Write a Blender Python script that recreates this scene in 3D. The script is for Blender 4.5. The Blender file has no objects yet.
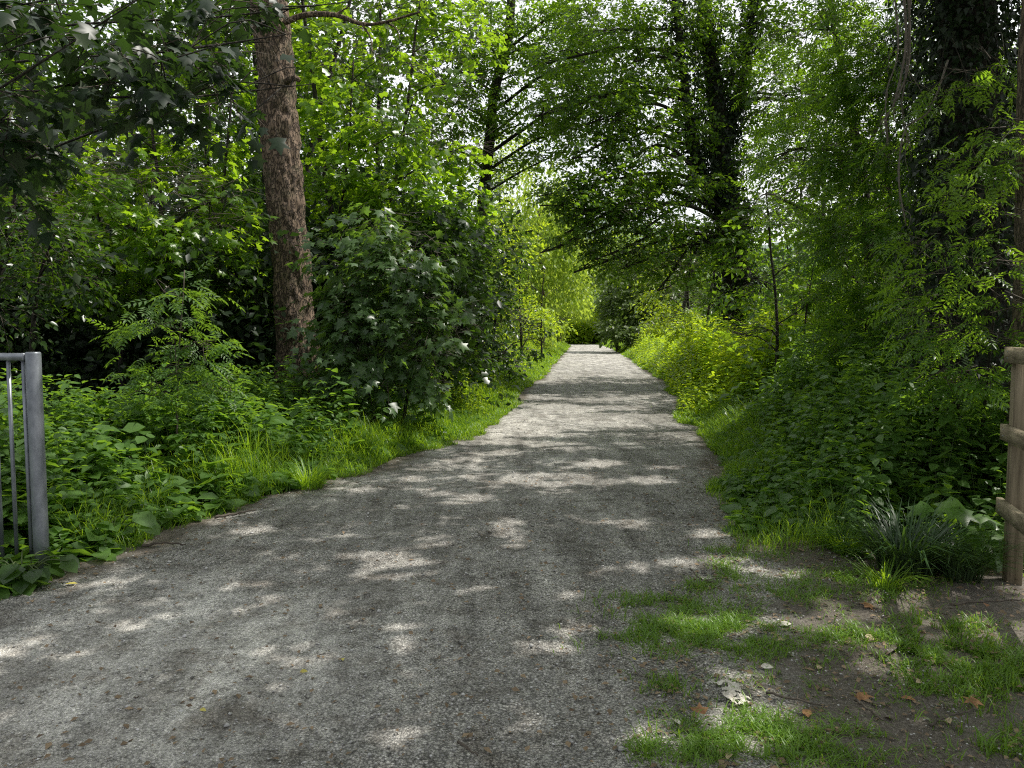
import bpy, math
import numpy as np

# ------------------------------------------------------------------ basics
scene = bpy.context.scene
COL = scene.collection
R = math.radians
rng = np.random.default_rng(11)
F_PX = 773.0                      # focal length for a 1024 px wide frame
EYE, PITCH = 1.55, R(4.0)


def at(px, py, d):
    """A place in the wood: the point d metres ahead seen in the direction (px, py)."""
    xc, yc = (px - 512) / F_PX, (384 - py) / F_PX
    dy = math.cos(PITCH) + yc * math.sin(PITCH)
    dz = -math.sin(PITCH) + yc * math.cos(PITCH)
    t = d / dy
    return np.array([xc * t, d, EYE + dz * t])


SUN_AZ, SUN_EL = R(76), R(58)     # azimuth right of straight ahead (+Y), elevation
SUN = np.array([math.sin(SUN_AZ) * math.cos(SUN_EL), math.cos(SUN_AZ) * math.cos(SUN_EL), math.sin(SUN_EL)])


# ------------------------------------------------------------------ noise
def _hash(i, j, k, seed):
    h = (i.astype(np.int64) * 374761393 + j.astype(np.int64) * 668265263 + k.astype(np.int64) * 2147483647 + (seed * 974711)) & 0xFFFFFFFF
    h = ((h ^ (h >> 13)) * 1274126177) & 0xFFFFFFFF
    h = ((h ^ (h >> 16)) * np.int64(224682251)) & 0xFFFFFFFF
    return ((h ^ (h >> 15)) & 0xFFFFFF) / float(0xFFFFFF)


def vnoise(P, scale=1.0, seed=0):
    P = np.asarray(P, float) * scale
    if P.shape[-1] == 2:
        P = np.concatenate([P, np.zeros(P.shape[:-1] + (1,))], -1)
    I = np.floor(P)
    f = P - I
    f = f * f * (3 - 2 * f)
    i, j, k = I[..., 0].astype(np.int64), I[..., 1].astype(np.int64), I[..., 2].astype(np.int64)
    fx, fy, fz = f[..., 0], f[..., 1], f[..., 2]
    out = 0
    for a in (0, 1):
        for b in (0, 1):
            for c in (0, 1):
                w = (fx if a else 1 - fx) * (fy if b else 1 - fy) * (fz if c else 1 - fz)
                out = out + w * _hash(i + a, j + b, k + c, seed)
    return out


def fbm(P, scale=1.0, seed=0, oct=3):
    s, a, t = 0, 1.0, 0
    for o in range(oct):
        s = s + a * vnoise(P, scale * 2 ** o, seed + o * 17)
        t += a
        a *= 0.5
    return s / t


def smooth(a, b, x):
    t = np.clip((x - a) / (b - a), 0, 1)
    return t * t * (3 - 2 * t)


def norm(v):
    return v / np.maximum(np.linalg.norm(v, axis=-1, keepdims=True), 1e-9)


# ------------------------------------------------------------------ objects
def link(o, parent=None):
    COL.objects.link(o)
    if parent is not None:
        o.parent = parent
    return o


def tag(o, label=None, cat=None, group=None, kind=None):
    if label: o['label'] = label
    if cat: o['category'] = cat
    if group: o['group'] = group
    if kind: o['kind'] = kind
    return o


def empty(name, loc, label, cat, group=None):
    o = bpy.data.objects.new(name, None)
    o.location = [float(c) for c in loc]
    o.empty_display_size = 0.2
    return tag(link(o), label, cat, group)


def mesh_obj(name, V, F, mat, parent=None, origin=(0, 0, 0), attr=None, smooth_shade=False):
    """One mesh object from numpy triangles (or quads); origin is taken off when the parent stands there."""
    V = np.asarray(V, np.float32).reshape(-1, 3) - np.asarray(origin, np.float32)
    F = np.asarray(F, np.int32)
    n = F.shape[1]
    me = bpy.data.meshes.new(name)
    me.vertices.add(len(V))
    me.vertices.foreach_set('co', V.ravel())
    me.loops.add(F.size)
    me.loops.foreach_set('vertex_index', F.ravel())
    me.polygons.add(len(F))
    me.polygons.foreach_set('loop_start', np.arange(0, F.size, n, dtype=np.int32))
    if smooth_shade:
        me.polygons.foreach_set('use_smooth', np.ones(len(F), bool))
    for k, a in (attr or {}).items():
        at_ = me.attributes.new(k, 'FLOAT', 'POINT')
        at_.data.foreach_set('value', np.asarray(a, np.float32))
    me.update(calc_edges=True)
    me.materials.append(mat)
    return link(bpy.data.objects.new(name, me), parent)


class Geo:
    """Collects triangles."""
    def __init__(s): s.V, s.F, s.A, s.n = [], [], [], 0
    def add(s, V, F, a=0.5):
        V = np.asarray(V, float).reshape(-1, 3)
        F = np.asarray(F, int)
        if F.shape[1] == 4:
            F = np.concatenate([F[:, [0, 1, 2]], F[:, [0, 2, 3]]])
        s.V.append(V); s.F.append(F + s.n)
        s.A.append(np.broadcast_to(np.asarray(a, float), (len(V),)))
        s.n += len(V)
        return s
    def obj(s, name, mat, parent=None, origin=(0, 0, 0), smooth_shade=False):
        if not s.n: return None
        return mesh_obj(name, np.concatenate(s.V), np.concatenate(s.F), mat, parent, origin, {'tint': np.concatenate(s.A)}, smooth_shade)


def tube(pts, rad, seg=8, cap=True, wob=0.0, seed=0, wscale=3.0):
    pts = np.asarray(pts, float)
    rad = np.broadcast_to(np.asarray(rad, float), (len(pts),))
    T = norm(np.gradient(pts, axis=0))
    ref = np.array([0, 0, 1.0]) if abs(T[0][2]) < 0.9 else np.array([1.0, 0, 0])
    rings = []
    u = norm(np.cross(T[0], ref))
    a = np.linspace(0, 2 * math.pi, seg, endpoint=False)
    for i in range(len(pts)):
        u = norm(u - T[i] * np.dot(u, T[i]))
        v = np.cross(T[i], u)
        rings.append(pts[i] + rad[i] * (np.cos(a)[:, None] * u + np.sin(a)[:, None] * v))
    V = np.concatenate(rings)
    if wob:
        c = np.repeat(pts, seg, 0)
        w = 1 + wob * (fbm(V, wscale, seed, 3) - 0.5) * 2
        V = c + (V - c) * w[:, None]
    i = np.arange(len(pts) - 1)[:, None] * seg
    j = np.arange(seg)[None, :]
    j2 = (j + 1) % seg
    F = np.stack([i + j, i + j2, i + seg + j2, i + seg + j], -1).reshape(-1, 4)
    F = np.concatenate([F[:, [0, 1, 2]], F[:, [0, 2, 3]]])
    if cap:
        n = len(V)
        V = np.concatenate([V, pts[:1], pts[-1:]])
        jj = np.arange(seg)
        b = (len(pts) - 1) * seg
        F = np.concatenate([F, np.stack([np.full(seg, n), (jj + 1) % seg, jj], -1), np.stack([np.full(seg, n + 1), b + jj, b + (jj + 1) % seg], -1)])
    return V, F


def curve_pts(P, n):
    """Catmull-Rom through the points P."""
    P = np.asarray(P, float)
    Q = np.concatenate([[2 * P[0] - P[1]], P, [2 * P[-1] - P[-2]]])
    ts = np.linspace(0, len(P) - 1 - 1e-9, n)
    out = []
    for t in ts:
        i = int(t); f = t - i
        a, b, c, d = Q[i:i + 4]
        out.append(0.5 * (2 * b + (c - a) * f + (2 * a - 5 * b + 4 * c - d) * f ** 2 + (3 * b - a - 3 * c + d) * f ** 3))
    return np.array(out)


def box(c, size, rot=None, bevel=0.0):
    """A box with chamfered long edges (an octagon-like prism when bevel is set); axes: x, y, z."""
    sx, sy, sz = np.asarray(size) / 2
    b = min(bevel, sx * .9, sz * .9, sy * .9)
    if b <= 0:
        prof = np.array([(-sx, -sz), (sx, -sz), (sx, sz), (-sx, sz)])
    else:
        prof = np.array([(-sx + b, -sz), (sx - b, -sz), (sx, -sz + b), (sx, sz - b), (sx - b, sz), (-sx + b, sz), (-sx, sz - b), (-sx, -sz + b)])
    k = len(prof)
    rings = [(-sy, 1 - b / max(sx, sz)), (-sy + b, 1), (sy - b, 1), (sy, 1 - b / max(sx, sz))] if b > 0 else [(-sy, 1), (sy, 1)]
    V = np.concatenate([np.stack([prof[:, 0] * q, np.full(k, y), prof[:, 1] * q], -1) for y, q in rings])
    F = []
    for r_ in range(len(rings) - 1):
        for j in range(k):
            F.append((r_ * k + j, (r_ + 1) * k + j, (r_ + 1) * k + (j + 1) % k))
            F.append((r_ * k + j, (r_ + 1) * k + (j + 1) % k, r_ * k + (j + 1) % k))
    l = (len(rings) - 1) * k
    for j in range(1, k - 1):
        F.append((0, j, j + 1)); F.append((l, l + j + 1, l + j))
    if rot is not None: V = V @ np.asarray(rot).T
    return V + np.asarray(c), np.array(F)


# ------------------------------------------------------------------ materials
def nodes_of(name):
    m = bpy.data.materials.new(name)
    m.use_nodes = True
    nt = m.node_tree
    nt.nodes.clear()
    out = nt.nodes.new('ShaderNodeOutputMaterial')
    return m, nt, out


def N(nt, typ, **kw):
    n = nt.nodes.new(typ)
    for k, v in kw.items():
        if k in n.inputs: n.inputs[k].default_value = v
        else: setattr(n, k, v)
    return n


def mixc(nt, fac, a, b, blend='MIX'):
    n = nt.nodes.new('ShaderNodeMix')
    n.data_type = 'RGBA'; n.blend_type = blend
    for idx, v in ((0, fac), (6, a), (7, b)):
        if hasattr(v, 'is_output'): nt.links.new(v, n.inputs[idx])
        elif idx == 0: n.inputs[0].default_value = v
        else: n.inputs[idx].default_value = (*v, 1) if len(v) == 3 else v
    return n.outputs[2]


def ramp(nt, val, stops):
    n = nt.nodes.new('ShaderNodeValToRGB')
    cr = n.color_ramp
    while len(cr.elements) < len(stops): cr.elements.new(0.5)
    for e, (p, c) in zip(cr.elements, stops):
        e.position = p
        e.color = (*c, 1) if hasattr(c, '__len__') else (c, c, c, 1)
    nt.links.new(val, n.inputs[0])
    return n.outputs[0]


def noise_tex(nt, vec, scale, detail=4, rough=0.6, dist=0.0):
    n = N(nt, 'ShaderNodeTexNoise', Scale=scale, Detail=detail, Roughness=rough, Distortion=dist)
    nt.links.new(vec, n.inputs['Vector'])
    return n.outputs['Fac']


def leaf_mat(name, dark, light, trans, tmix=0.45, rough=0.38, spec=0.5):
    m, nt, out = nodes_of(name)
    a = N(nt, 'ShaderNodeAttribute', attribute_name='tint')
    g = N(nt, 'ShaderNodeNewGeometry')
    tc = N(nt, 'ShaderNodeTexCoord')
    blotch = noise_tex(nt, tc.outputs['Object'], 55, 2)
    base = mixc(nt, a.outputs['Fac'], dark, light)
    base = mixc(nt, 0.5, base, mixc(nt, blotch, [c * .55 for c in dark], [c * 1.35 for c in light]))
    under = mixc(nt, 0.5, base, (0.10, 0.14, 0.07))
    base = mixc(nt, g.outputs['Backfacing'], base, under)
    p = N(nt, 'ShaderNodeBsdfPrincipled', Roughness=rough)
    p.inputs['Specular IOR Level'].default_value = spec
    nt.links.new(base, p.inputs['Base Color'])
    t = N(nt, 'ShaderNodeBsdfTranslucent')
    tcx = mixc(nt, a.outputs['Fac'], [c * .6 for c in trans], trans)
    nt.links.new(tcx, t.inputs['Color'])
    mx = N(nt, 'ShaderNodeMixShader', Fac=tmix)
    nt.links.new(p.outputs[0], mx.inputs[1]); nt.links.new(t.outputs[0], mx.inputs[2])
    nt.links.new(mx.outputs[0], out.inputs[0])
    return m


def bark_mat(name, c1, c2, c3, stretch=(9, 9, 2.2), bump=0.6, moss=0.0):
    m, nt, out = nodes_of(name)
    tc = N(nt, 'ShaderNodeTexCoord')
    mp = N(nt, 'ShaderNodeMapping'); mp.inputs['Scale'].default_value = stretch
    nt.links.new(tc.outputs['Object'], mp.inputs[0])
    n1 = noise_tex(nt, mp.outputs[0], 2.2, 6, 0.65, 0.6)
    v = N(nt, 'ShaderNodeTexVoronoi', Scale=2.6, feature='DISTANCE_TO_EDGE')
    mp2 = N(nt, 'ShaderNodeMapping'); mp2.inputs['Scale'].default_value = stretch
    nt.links.new(tc.outputs['Object'], mp2.inputs[0])
    ad = N(nt, 'ShaderNodeVectorMath', operation='ADD')
    nn = N(nt, 'ShaderNodeTexNoise', Scale=3.0, Detail=3.0); nt.links.new(mp2.outputs[0], nn.inputs['Vector'])
    nt.links.new(mp2.outputs[0], ad.inputs[0]); nt.links.new(nn.outputs['Color'], ad.inputs[1])
    nt.links.new(ad.outputs[0], v.inputs['Vector'])
    crack = ramp(nt, v.outputs[0], [(0.0, 0.0), (0.16, 1.0)])
    col = ramp(nt, n1, [(0.25, c1), (0.5, c2), (0.78, c3)])
    big = noise_tex(nt, tc.outputs['Object'], 2.5, 3)
    col = mixc(nt, big, col, mixc(nt, 0.55, col, c1))
    col = mixc(nt, crack, [c * .35 for c in c1], col)
    if moss:
        mk = ramp(nt, noise_tex(nt, tc.outputs['Object'], 3.3, 4), [(0.5, 0.0), (0.68, moss)])
        col = mixc(nt, mk, col, (0.05, 0.07, 0.02))
    p = N(nt, 'ShaderNodeBsdfPrincipled', Roughness=0.9)
    nt.links.new(col, p.inputs['Base Color'])
    hgt = mixc(nt, 0.6, n1, crack)
    b = N(nt, 'ShaderNodeBump', Strength=bump, Distance=0.03)
    nt.links.new(hgt, b.inputs['Height']); nt.links.new(b.outputs[0], p.inputs['Normal'])
    nt.links.new(p.outputs[0], out.inputs[0])
    return m


def simple_mat(name, c1, c2, scale=20, rough=0.8, bump=0.2, metal=0.0, stretch=(1, 1, 1), tint=False, spec=0.4):
    m, nt, out = nodes_of(name)
    tc = N(nt, 'ShaderNodeTexCoord')
    mp = N(nt, 'ShaderNodeMapping'); mp.inputs['Scale'].default_value = stretch
    nt.links.new(tc.outputs['Object'], mp.inputs[0])
    n = noise_tex(nt, mp.outputs[0], scale, 5, 0.65)
    col = ramp(nt, n, [(0.3, c1), (0.7, c2)])
    if tint:
        a = N(nt, 'ShaderNodeAttribute', attribute_name='tint')
        col = mixc(nt, a.outputs['Fac'], mixc(nt, 0.6, col, c1), mixc(nt, 0.6, col, c2))
    p = N(nt, 'ShaderNodeBsdfPrincipled', Roughness=rough, Metallic=metal)
    p.inputs['Specular IOR Level'].default_value = spec
    nt.links.new(col, p.inputs['Base Color'])
    b = N(nt, 'ShaderNodeBump', Strength=bump, Distance=0.01)
    nt.links.new(n, b.inputs['Height']); nt.links.new(b.outputs[0], p.inputs['Normal'])
    nt.links.new(p.outputs[0], out.inputs[0])
    return m


def dirt_colour(nt, vec):
    n1 = noise_tex(nt, vec, 1.6, 5, 0.6)
    n2 = noise_tex(nt, vec, 60, 5, 0.75)
    c = ramp(nt, n2, [(0.28, (0.032, 0.027, 0.022)), (0.5, (0.145, 0.122, 0.10)), (0.72, (0.34, 0.305, 0.26))])
    return mixc(nt, ramp(nt, n1, [(0.35, 0.0), (0.7, 0.6)]), c, (0.19, 0.17, 0.145)), n2


def ground_mat():
    m, nt, out = nodes_of('ground_soil')
    tc = N(nt, 'ShaderNodeTexCoord')
    vec = tc.outputs['Object']
    dirt, h = dirt_colour(nt, vec)
    green = ramp(nt, noise_tex(nt, vec, 9, 5, .7), [(0.3, (0.012, 0.018, 0.006)), (0.7, (0.035, 0.055, 0.014))])
    a = N(nt, 'ShaderNodeAttribute', attribute_name='tint')
    nz = noise_tex(nt, vec, 3.5, 5, .7)
    ad = N(nt, 'ShaderNodeMath', operation='ADD'); nt.links.new(a.outputs['Fac'], ad.inputs[0]); nt.links.new(nz, ad.inputs[1])
    f = ramp(nt, ad.outputs[0], [(0.62, 0.0), (0.95, 1.0)])
    col = mixc(nt, f, dirt, green)
    p = N(nt, 'ShaderNodeBsdfPrincipled', Roughness=0.95)
    nt.links.new(col, p.inputs['Base Color'])
    b = N(nt, 'ShaderNodeBump', Strength=0.7, Distance=0.02)
    nt.links.new(h, b.inputs['Height']); nt.links.new(b.outputs[0], p.inputs['Normal'])
    nt.links.new(p.outputs[0], out.inputs[0])
    return m


def path_mat():
    m, nt, out = nodes_of('path_gravel')
    tc = N(nt, 'ShaderNodeTexCoord')
    vec = tc.outputs['Object']
    v1 = N(nt, 'ShaderNodeTexVoronoi', Scale=95.0); nt.links.new(vec, v1.inputs['Vector'])
    v2 = N(nt, 'ShaderNodeTexVoronoi', Scale=210.0); nt.links.new(vec, v2.inputs['Vector'])
    sep = N(nt, 'ShaderNodeSeparateColor'); nt.links.new(v1.outputs['Color'], sep.inputs[0])
    sep2 = N(nt, 'ShaderNodeSeparateColor'); nt.links.new(v2.outputs['Color'], sep2.inputs[0])
    st1 = ramp(nt, sep.outputs[0], [(0.0, (0.13, 0.127, 0.122)), (0.35, (0.42, 0.41, 0.395)), (0.75, (0.60, 0.585, 0.56)), (1.0, (0.88, 0.86, 0.83))])
    st2 = ramp(nt, sep2.outputs[0], [(0.0, (0.12, 0.117, 0.112)), (0.45, (0.42, 0.41, 0.39)), (1.0, (0.8, 0.78, 0.75))])
    pick = ramp(nt, noise_tex(nt, vec, 11, 4, .7), [(0.40, 0.0), (0.60, 1.0)])
    stones = mixc(nt, pick, st1, st2)
    stones = mixc(nt, 1.0, stones, (1.36, 1.345, 1.31), 'MULTIPLY')
    gap = ramp(nt, v1.outputs['Distance'], [(0.3, 1.0), (0.72, 0.28)])
    stones = mixc(nt, 1.0, stones, gap, 'MULTIPLY')
    dust_pale = ramp(nt, noise_tex(nt, vec, 0.9, 6, .68, .4), [(0.36, 0.0), (0.72, 0.75)])
    a2 = N(nt, 'ShaderNodeAttribute', attribute_name='dust_pale')
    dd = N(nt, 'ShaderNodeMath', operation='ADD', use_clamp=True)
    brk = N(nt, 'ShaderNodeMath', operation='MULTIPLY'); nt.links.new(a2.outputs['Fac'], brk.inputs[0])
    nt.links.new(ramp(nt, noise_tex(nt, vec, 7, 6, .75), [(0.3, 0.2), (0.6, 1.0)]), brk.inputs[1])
    nt.links.new(dust_pale, dd.inputs[0]); nt.links.new(brk.outputs[0], dd.inputs[1])
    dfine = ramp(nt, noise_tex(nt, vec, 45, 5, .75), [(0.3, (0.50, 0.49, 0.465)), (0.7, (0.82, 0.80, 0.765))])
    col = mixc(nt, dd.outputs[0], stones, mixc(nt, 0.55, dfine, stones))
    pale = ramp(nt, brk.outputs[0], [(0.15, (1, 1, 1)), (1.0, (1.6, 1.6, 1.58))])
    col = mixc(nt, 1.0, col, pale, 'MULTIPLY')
    damp = ramp(nt, noise_tex(nt, vec, 0.55, 5, .6, .5), [(0.32, 0.45), (0.55, 0.0)])
    col = mixc(nt, damp, col, mixc(nt, 1.0, col, (0.55, 0.53, 0.5), 'MULTIPLY'))
    mp = N(nt, 'ShaderNodeMapping'); mp.inputs['Scale'].default_value = (2.4, .45, 1); mp.inputs['Rotation'].default_value = (0, 0, -.16)
    nt.links.new(vec, mp.inputs[0])
    streak = ramp(nt, noise_tex(nt, mp.outputs[0], 1.6, 6, .7, .5), [(0.30, (.45, .44, .43)), (0.5, (.84, .835, .83)), (0.70, (1.28, 1.27, 1.25))])
    col = mixc(nt, 1.0, col, streak, 'MULTIPLY')
    speck = ramp(nt, noise_tex(nt, vec, 24, 5, .8), [(0.33, (.30, .29, .28)), (0.46, (.92, .92, .91)), (0.6, (1.0, 1, 1)), (0.72, (1.5, 1.48, 1.44))])
    col = mixc(nt, 1.0, col, speck, 'MULTIPLY')
    lump = ramp(nt, noise_tex(nt, vec, 3.1, 6, .75, .3), [(0.34, (.56, .53, .50)), (0.5, (1, 1, 1)), (0.7, (1.22, 1.21, 1.2))])
    col = mixc(nt, 1.0, col, lump, 'MULTIPLY')
    dirt, h = dirt_colour(nt, vec)
    a = N(nt, 'ShaderNodeAttribute', attribute_name='tint')
    nz = noise_tex(nt, vec, 2.6, 6, .72)
    ad = N(nt, 'ShaderNodeMath', operation='ADD'); nt.links.new(a.outputs['Fac'], ad.inputs[0]); nt.links.new(nz, ad.inputs[1])
    hf = N(nt, 'ShaderNodeMath', operation='MULTIPLY'); hf.inputs[1].default_value = 0.5; nt.links.new(ad.outputs[0], hf.inputs[0])
    f = ramp(nt, hf.outputs[0], [(0.47, 0.0), (0.66, 1.0)])
    col = mixc(nt, f, col, dirt)
    p = N(nt, 'ShaderNodeBsdfPrincipled', Roughness=0.9)
    p.inputs['Specular IOR Level'].default_value = 0.25
    nt.links.new(col, p.inputs['Base Color'])
    hh = mixc(nt, 0.5, v1.outputs['Distance'], v2.outputs['Distance'])
    b = N(nt, 'ShaderNodeBump', Strength=0.9, Distance=0.015, invert=True)
    nt.links.new(hh, b.inputs['Height']); nt.links.new(b.outputs[0], p.inputs['Normal'])
    nt.links.new(p.outputs[0], out.inputs[0])
    return m


M = dict(
    sycamore=leaf_mat('sycamore_leaf', (0.022, 0.065, 0.010), (0.135, 0.25, 0.02), (0.52, 0.82, 0.03), .5, .33),
    dark=leaf_mat('shade_leaf', (0.012, 0.034, 0.010), (0.038, 0.08, 0.016), (0.18, 0.36, 0.02), .35, .32),  # darker leaf tones, painting in shade deep in the left wood
    glossy=leaf_mat('painted_glint_leaf', (0.014, 0.044, 0.012), (0.16, 0.26, 0.10), (0.34, 0.6, 0.05), .34, .36, .6),  # light tone is paled to paint sun glare into the leaves
    painted_shade=leaf_mat('painted_shade_leaf', (0.008, 0.020, 0.010), (0.022, 0.042, 0.016), (0.08, 0.17, 0.02), .28, .4, .35),  # shade painted in: near-black leaves for the near maple and left thickets
    ash=leaf_mat('ash_leaf', (0.022, 0.065, 0.014), (0.095, 0.195, 0.026), (0.46, 0.78, 0.035), .42, .36),
    elm=leaf_mat('elm_leaf', (0.020, 0.055, 0.010), (0.09, 0.175, 0.022), (0.46, 0.78, 0.03), .42, .36),
    willow=leaf_mat('willow_leaf', (0.15, 0.25, 0.03), (0.32, 0.46, 0.06), (0.72, 0.92, 0.09), .5, .45),
    lime=leaf_mat('bright_leaf', (0.10, 0.19, 0.014), (0.29, 0.44, 0.028), (0.70, 0.90, 0.03), .5, .38),
    thorn=leaf_mat('thorn_leaf', (0.055, 0.09, 0.025), (0.13, 0.18, 0.05), (0.32, 0.5, 0.06), .35, .45),
    ivy=leaf_mat('ivy_leaf', (0.006, 0.015, 0.006), (0.018, 0.036, 0.011), (0.05, 0.10, 0.01), .2, .42, .3),
    nettle=leaf_mat('nettle_leaf', (0.028, 0.075, 0.018), (0.115, 0.22, 0.045), (0.36, 0.62, 0.04), .42, .45),
    grass=leaf_mat('grass_blade', (0.04, 0.11, 0.014), (0.17, 0.31, 0.035), (0.56, 0.84, 0.03), .45, .4),
    short=leaf_mat('short_grass_blade', (0.06, 0.15, 0.015), (0.20, 0.35, 0.04), (0.42, 0.66, 0.04), .4, .4),
    sedge=leaf_mat('sedge_blade', (0.018, 0.05, 0.018), (0.06, 0.12, 0.04), (0.18, 0.34, 0.04), .3, .38),
    bark=bark_mat('red_bark', (0.10, 0.068, 0.046), (0.26, 0.185, 0.130), (0.48, 0.37, 0.27), (6, 6, 2.4), 1.0, .35),
    bark_dark=bark_mat('dark_bark', (0.02, 0.017, 0.013), (0.05, 0.042, 0.032), (0.10, 0.085, 0.065), (9, 9, 2), .6, .4),
    bark_brown=bark_mat('brown_bark', (0.09, 0.065, 0.045), (0.2, 0.15, 0.105), (0.34, 0.27, 0.2), (10, 10, 2), .6, .3),
    twig=simple_mat('twig_bark', (0.05, 0.04, 0.03), (0.15, 0.125, 0.10), 40, .85, .3),
    vine=simple_mat('dry_vine', (0.10, 0.085, 0.07), (0.24, 0.205, 0.18), 30, .85, .3),
    stalk=leaf_mat('green_stalk', (0.03, 0.06, 0.015), (0.09, 0.13, 0.03), (0.1, 0.2, 0.02), .15, .5),
    steel=simple_mat('galvanised_steel', (0.17, 0.185, 0.21), (0.36, 0.385, 0.42), 14, .42, .12, .45, (1, 1, .5)),
    wood=simple_mat('weathered_wood', (0.10, 0.080, 0.048), (0.36, 0.30, 0.20), 22, .9, .9, 0, (1, 1, .07)),
    wood_rail=simple_mat('weathered_rail', (0.12, 0.095, 0.058), (0.42, 0.35, 0.24), 22, .9, .9, 0, (.07, .25, 1)),
    brown_leaf=simple_mat('fallen_leaf_brown', (0.16, 0.07, 0.03), (0.42, 0.22, 0.10), 30, .7, .2),
    tan_leaf=simple_mat('fallen_leaf_tan', (0.36, 0.27, 0.16), (0.62, 0.5, 0.34), 30, .75, .2),
    yellow_leaf=simple_mat('fallen_leaf_yellow', (0.42, 0.36, 0.06), (0.62, 0.55, 0.14), 30, .6, .2),
    litter=simple_mat('leaf_litter', (0.07, 0.045, 0.028), (0.33, 0.24, 0.15), 8, .85, .2, tint=True),
    scrap=simple_mat('pale_scrap', (0.42, 0.38, 0.32), (0.75, 0.71, 0.64), 35, .9, .6),
    pebble=simple_mat('pebble_stone', (0.10, 0.096, 0.09), (0.78, 0.76, 0.73), 6, .85, .2, tint=True),
    flower=simple_mat('white_flower', (0.62, 0.66, 0.58), (0.82, 0.83, 0.78), 30, .7, .1),
)


# ------------------------------------------------------------------ leaves
def T_(pts, tris): return np.array(pts, float), np.array(tris, int)


def _maple():
    half = [(0.40, 0.04), (0.27, 0.33), (0.50, 0.64), (0.18, 0.60)]
    out = [(0, 0.03)] + half + [(0, 1.0)] + [(-x, y) for x, y in half[::-1]]
    pts = [(0, 0.34, 0.0)] + [(x, y, -0.20 * abs(x) - 0.16 * y * y) for x, y in out]
    n = len(out)
    return T_(pts, [(0, 1 + i, 1 + (i + 1) % n) for i in range(n)])


def _maple_low():
    out = [(0, 0.03), (0.42, 0.12), (0.25, 0.42), (0.46, 0.66), (0, 1.0), (-0.46, 0.66), (-0.25, 0.42), (-0.42, 0.12)]
    pts = [(x, y, -0.18 * abs(x) - 0.14 * y * y) for x, y in out]
    return T_(pts, [(0, 1, 2), (2, 3, 4), (4, 5, 6), (6, 7, 0), (0, 2, 4), (0, 4, 6)])


def _oval(w=0.27):
    return T_([(0, 0, 0), (0, .5, -.03), (0, 1, -.14), (w, .32, .05), (w * .8, .68, 0), (-w, .32, .05), (-w * .8, .68, 0)],
              [(0, 3, 1), (3, 4, 1), (4, 2, 1), (0, 1, 5), (5, 1, 6), (6, 1, 2)])


def _diamond(w=0.3):
    return T_([(0, 0, 0), (w, .45, .05), (0, 1, -.1), (-w, .45, .05)], [(0, 1, 2), (0, 2, 3)])


def _pinnate(k=4):
    V, F = [], []
    def leaflet(o, d, l):
        o, d = np.array(o), np.array(d)
        d = d / np.linalg.norm(d)
        s = np.array([-d[1], d[0], 0])
        b = len(V)
        V.extend([o, o + d * l * .45 + s * l * .17 + (0, 0, .02), o + d * l + (0, 0, -.10 * l), o + d * l * .45 - s * l * .17 + (0, 0, .02)])
        F.extend([(b, b + 2, b + 1), (b, b + 3, b + 2)])
    for i in range(k):
        y = .22 + .62 * i / (k - 1)
        l = .40 - .05 * abs(i - 1)
        for s in (-1, 1):
            leaflet((0, y, -.18 * y * y), (s * .85, .5, -.12), l)
    leaflet((0, .86, -.14), (0, 1, -.2), .36)
    b = len(V)
    V.extend([np.array((-.012, 0, 0)), np.array((.012, 0, 0)), np.array((0, .9, -.15))]); F.append((b, b + 1, b + 2))
    return T_(V, F)


def _ivy():
    return T_([(0, 0, 0), (.42, .08, -.03), (.25, .42, .02), (0, .95, -.06), (-.25, .42, .02), (-.42, .08, -.03)], [(0, 1, 2), (0, 2, 3), (0, 3, 4), (0, 4, 5)])


TPL = dict(maple=_maple(), maple_low=_maple_low(), oval=_oval(), diamond=_diamond(), pinnate=_pinnate(), narrow=_diamond(.11), ivy=_ivy(), nettle=_oval(.30), broad=_oval(.36), pinnate_low=_pinnate(3))


class Leaves:
    def __init__(s): s.parts = []
    def add(s, pos, dirv, nrm, size, tint):
        pos = np.asarray(pos, float)
        n = len(pos)
        s.parts.append((pos, np.broadcast_to(dirv, (n, 3)), np.broadcast_to(nrm, (n, 3)), np.broadcast_to(size, (n,)), np.broadcast_to(tint, (n,))))
    def arrays(s):
        return [np.concatenate([p[i] for p in s.parts]) for i in range(5)]
    def build(s, name, tpl, mat, parent=None, origin=(0, 0, 0), keep=None):
        if not s.parts: return None
        pos, d, n, size, tint = s.arrays()
        if keep is not None:
            k = keep(pos)
            pos, d, n, size, tint = pos[k], d[k], n[k], size[k], tint[k]
        if not len(pos): return None
        V0, F0 = TPL[tpl]
        y = norm(d)
        x = norm(np.cross(y, n))
        z = np.cross(x, y)
        curl = 0.6 + 0.9 * rng.random(len(pos))
        V = (V0[None, :, 0, None] * x[:, None] + V0[None, :, 1, None] * y[:, None] + (V0[None, :, 2, None] * curl[:, None, None]) * z[:, None])
        V = pos[:, None] + V * size[:, None, None]
        F = F0[None] + (np.arange(len(pos)) * len(V0))[:, None, None]
        return mesh_obj(name, V, F.reshape(-1, 3), mat, parent, origin, {'tint': np.repeat(tint, len(V0))})


# places the sun reaches: (centre, radius). Leaves between them and the sun are removed to let it through.
LIT = []


def lit(px, py, d, r): LIT.append((at(px, py, d), r))


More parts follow.
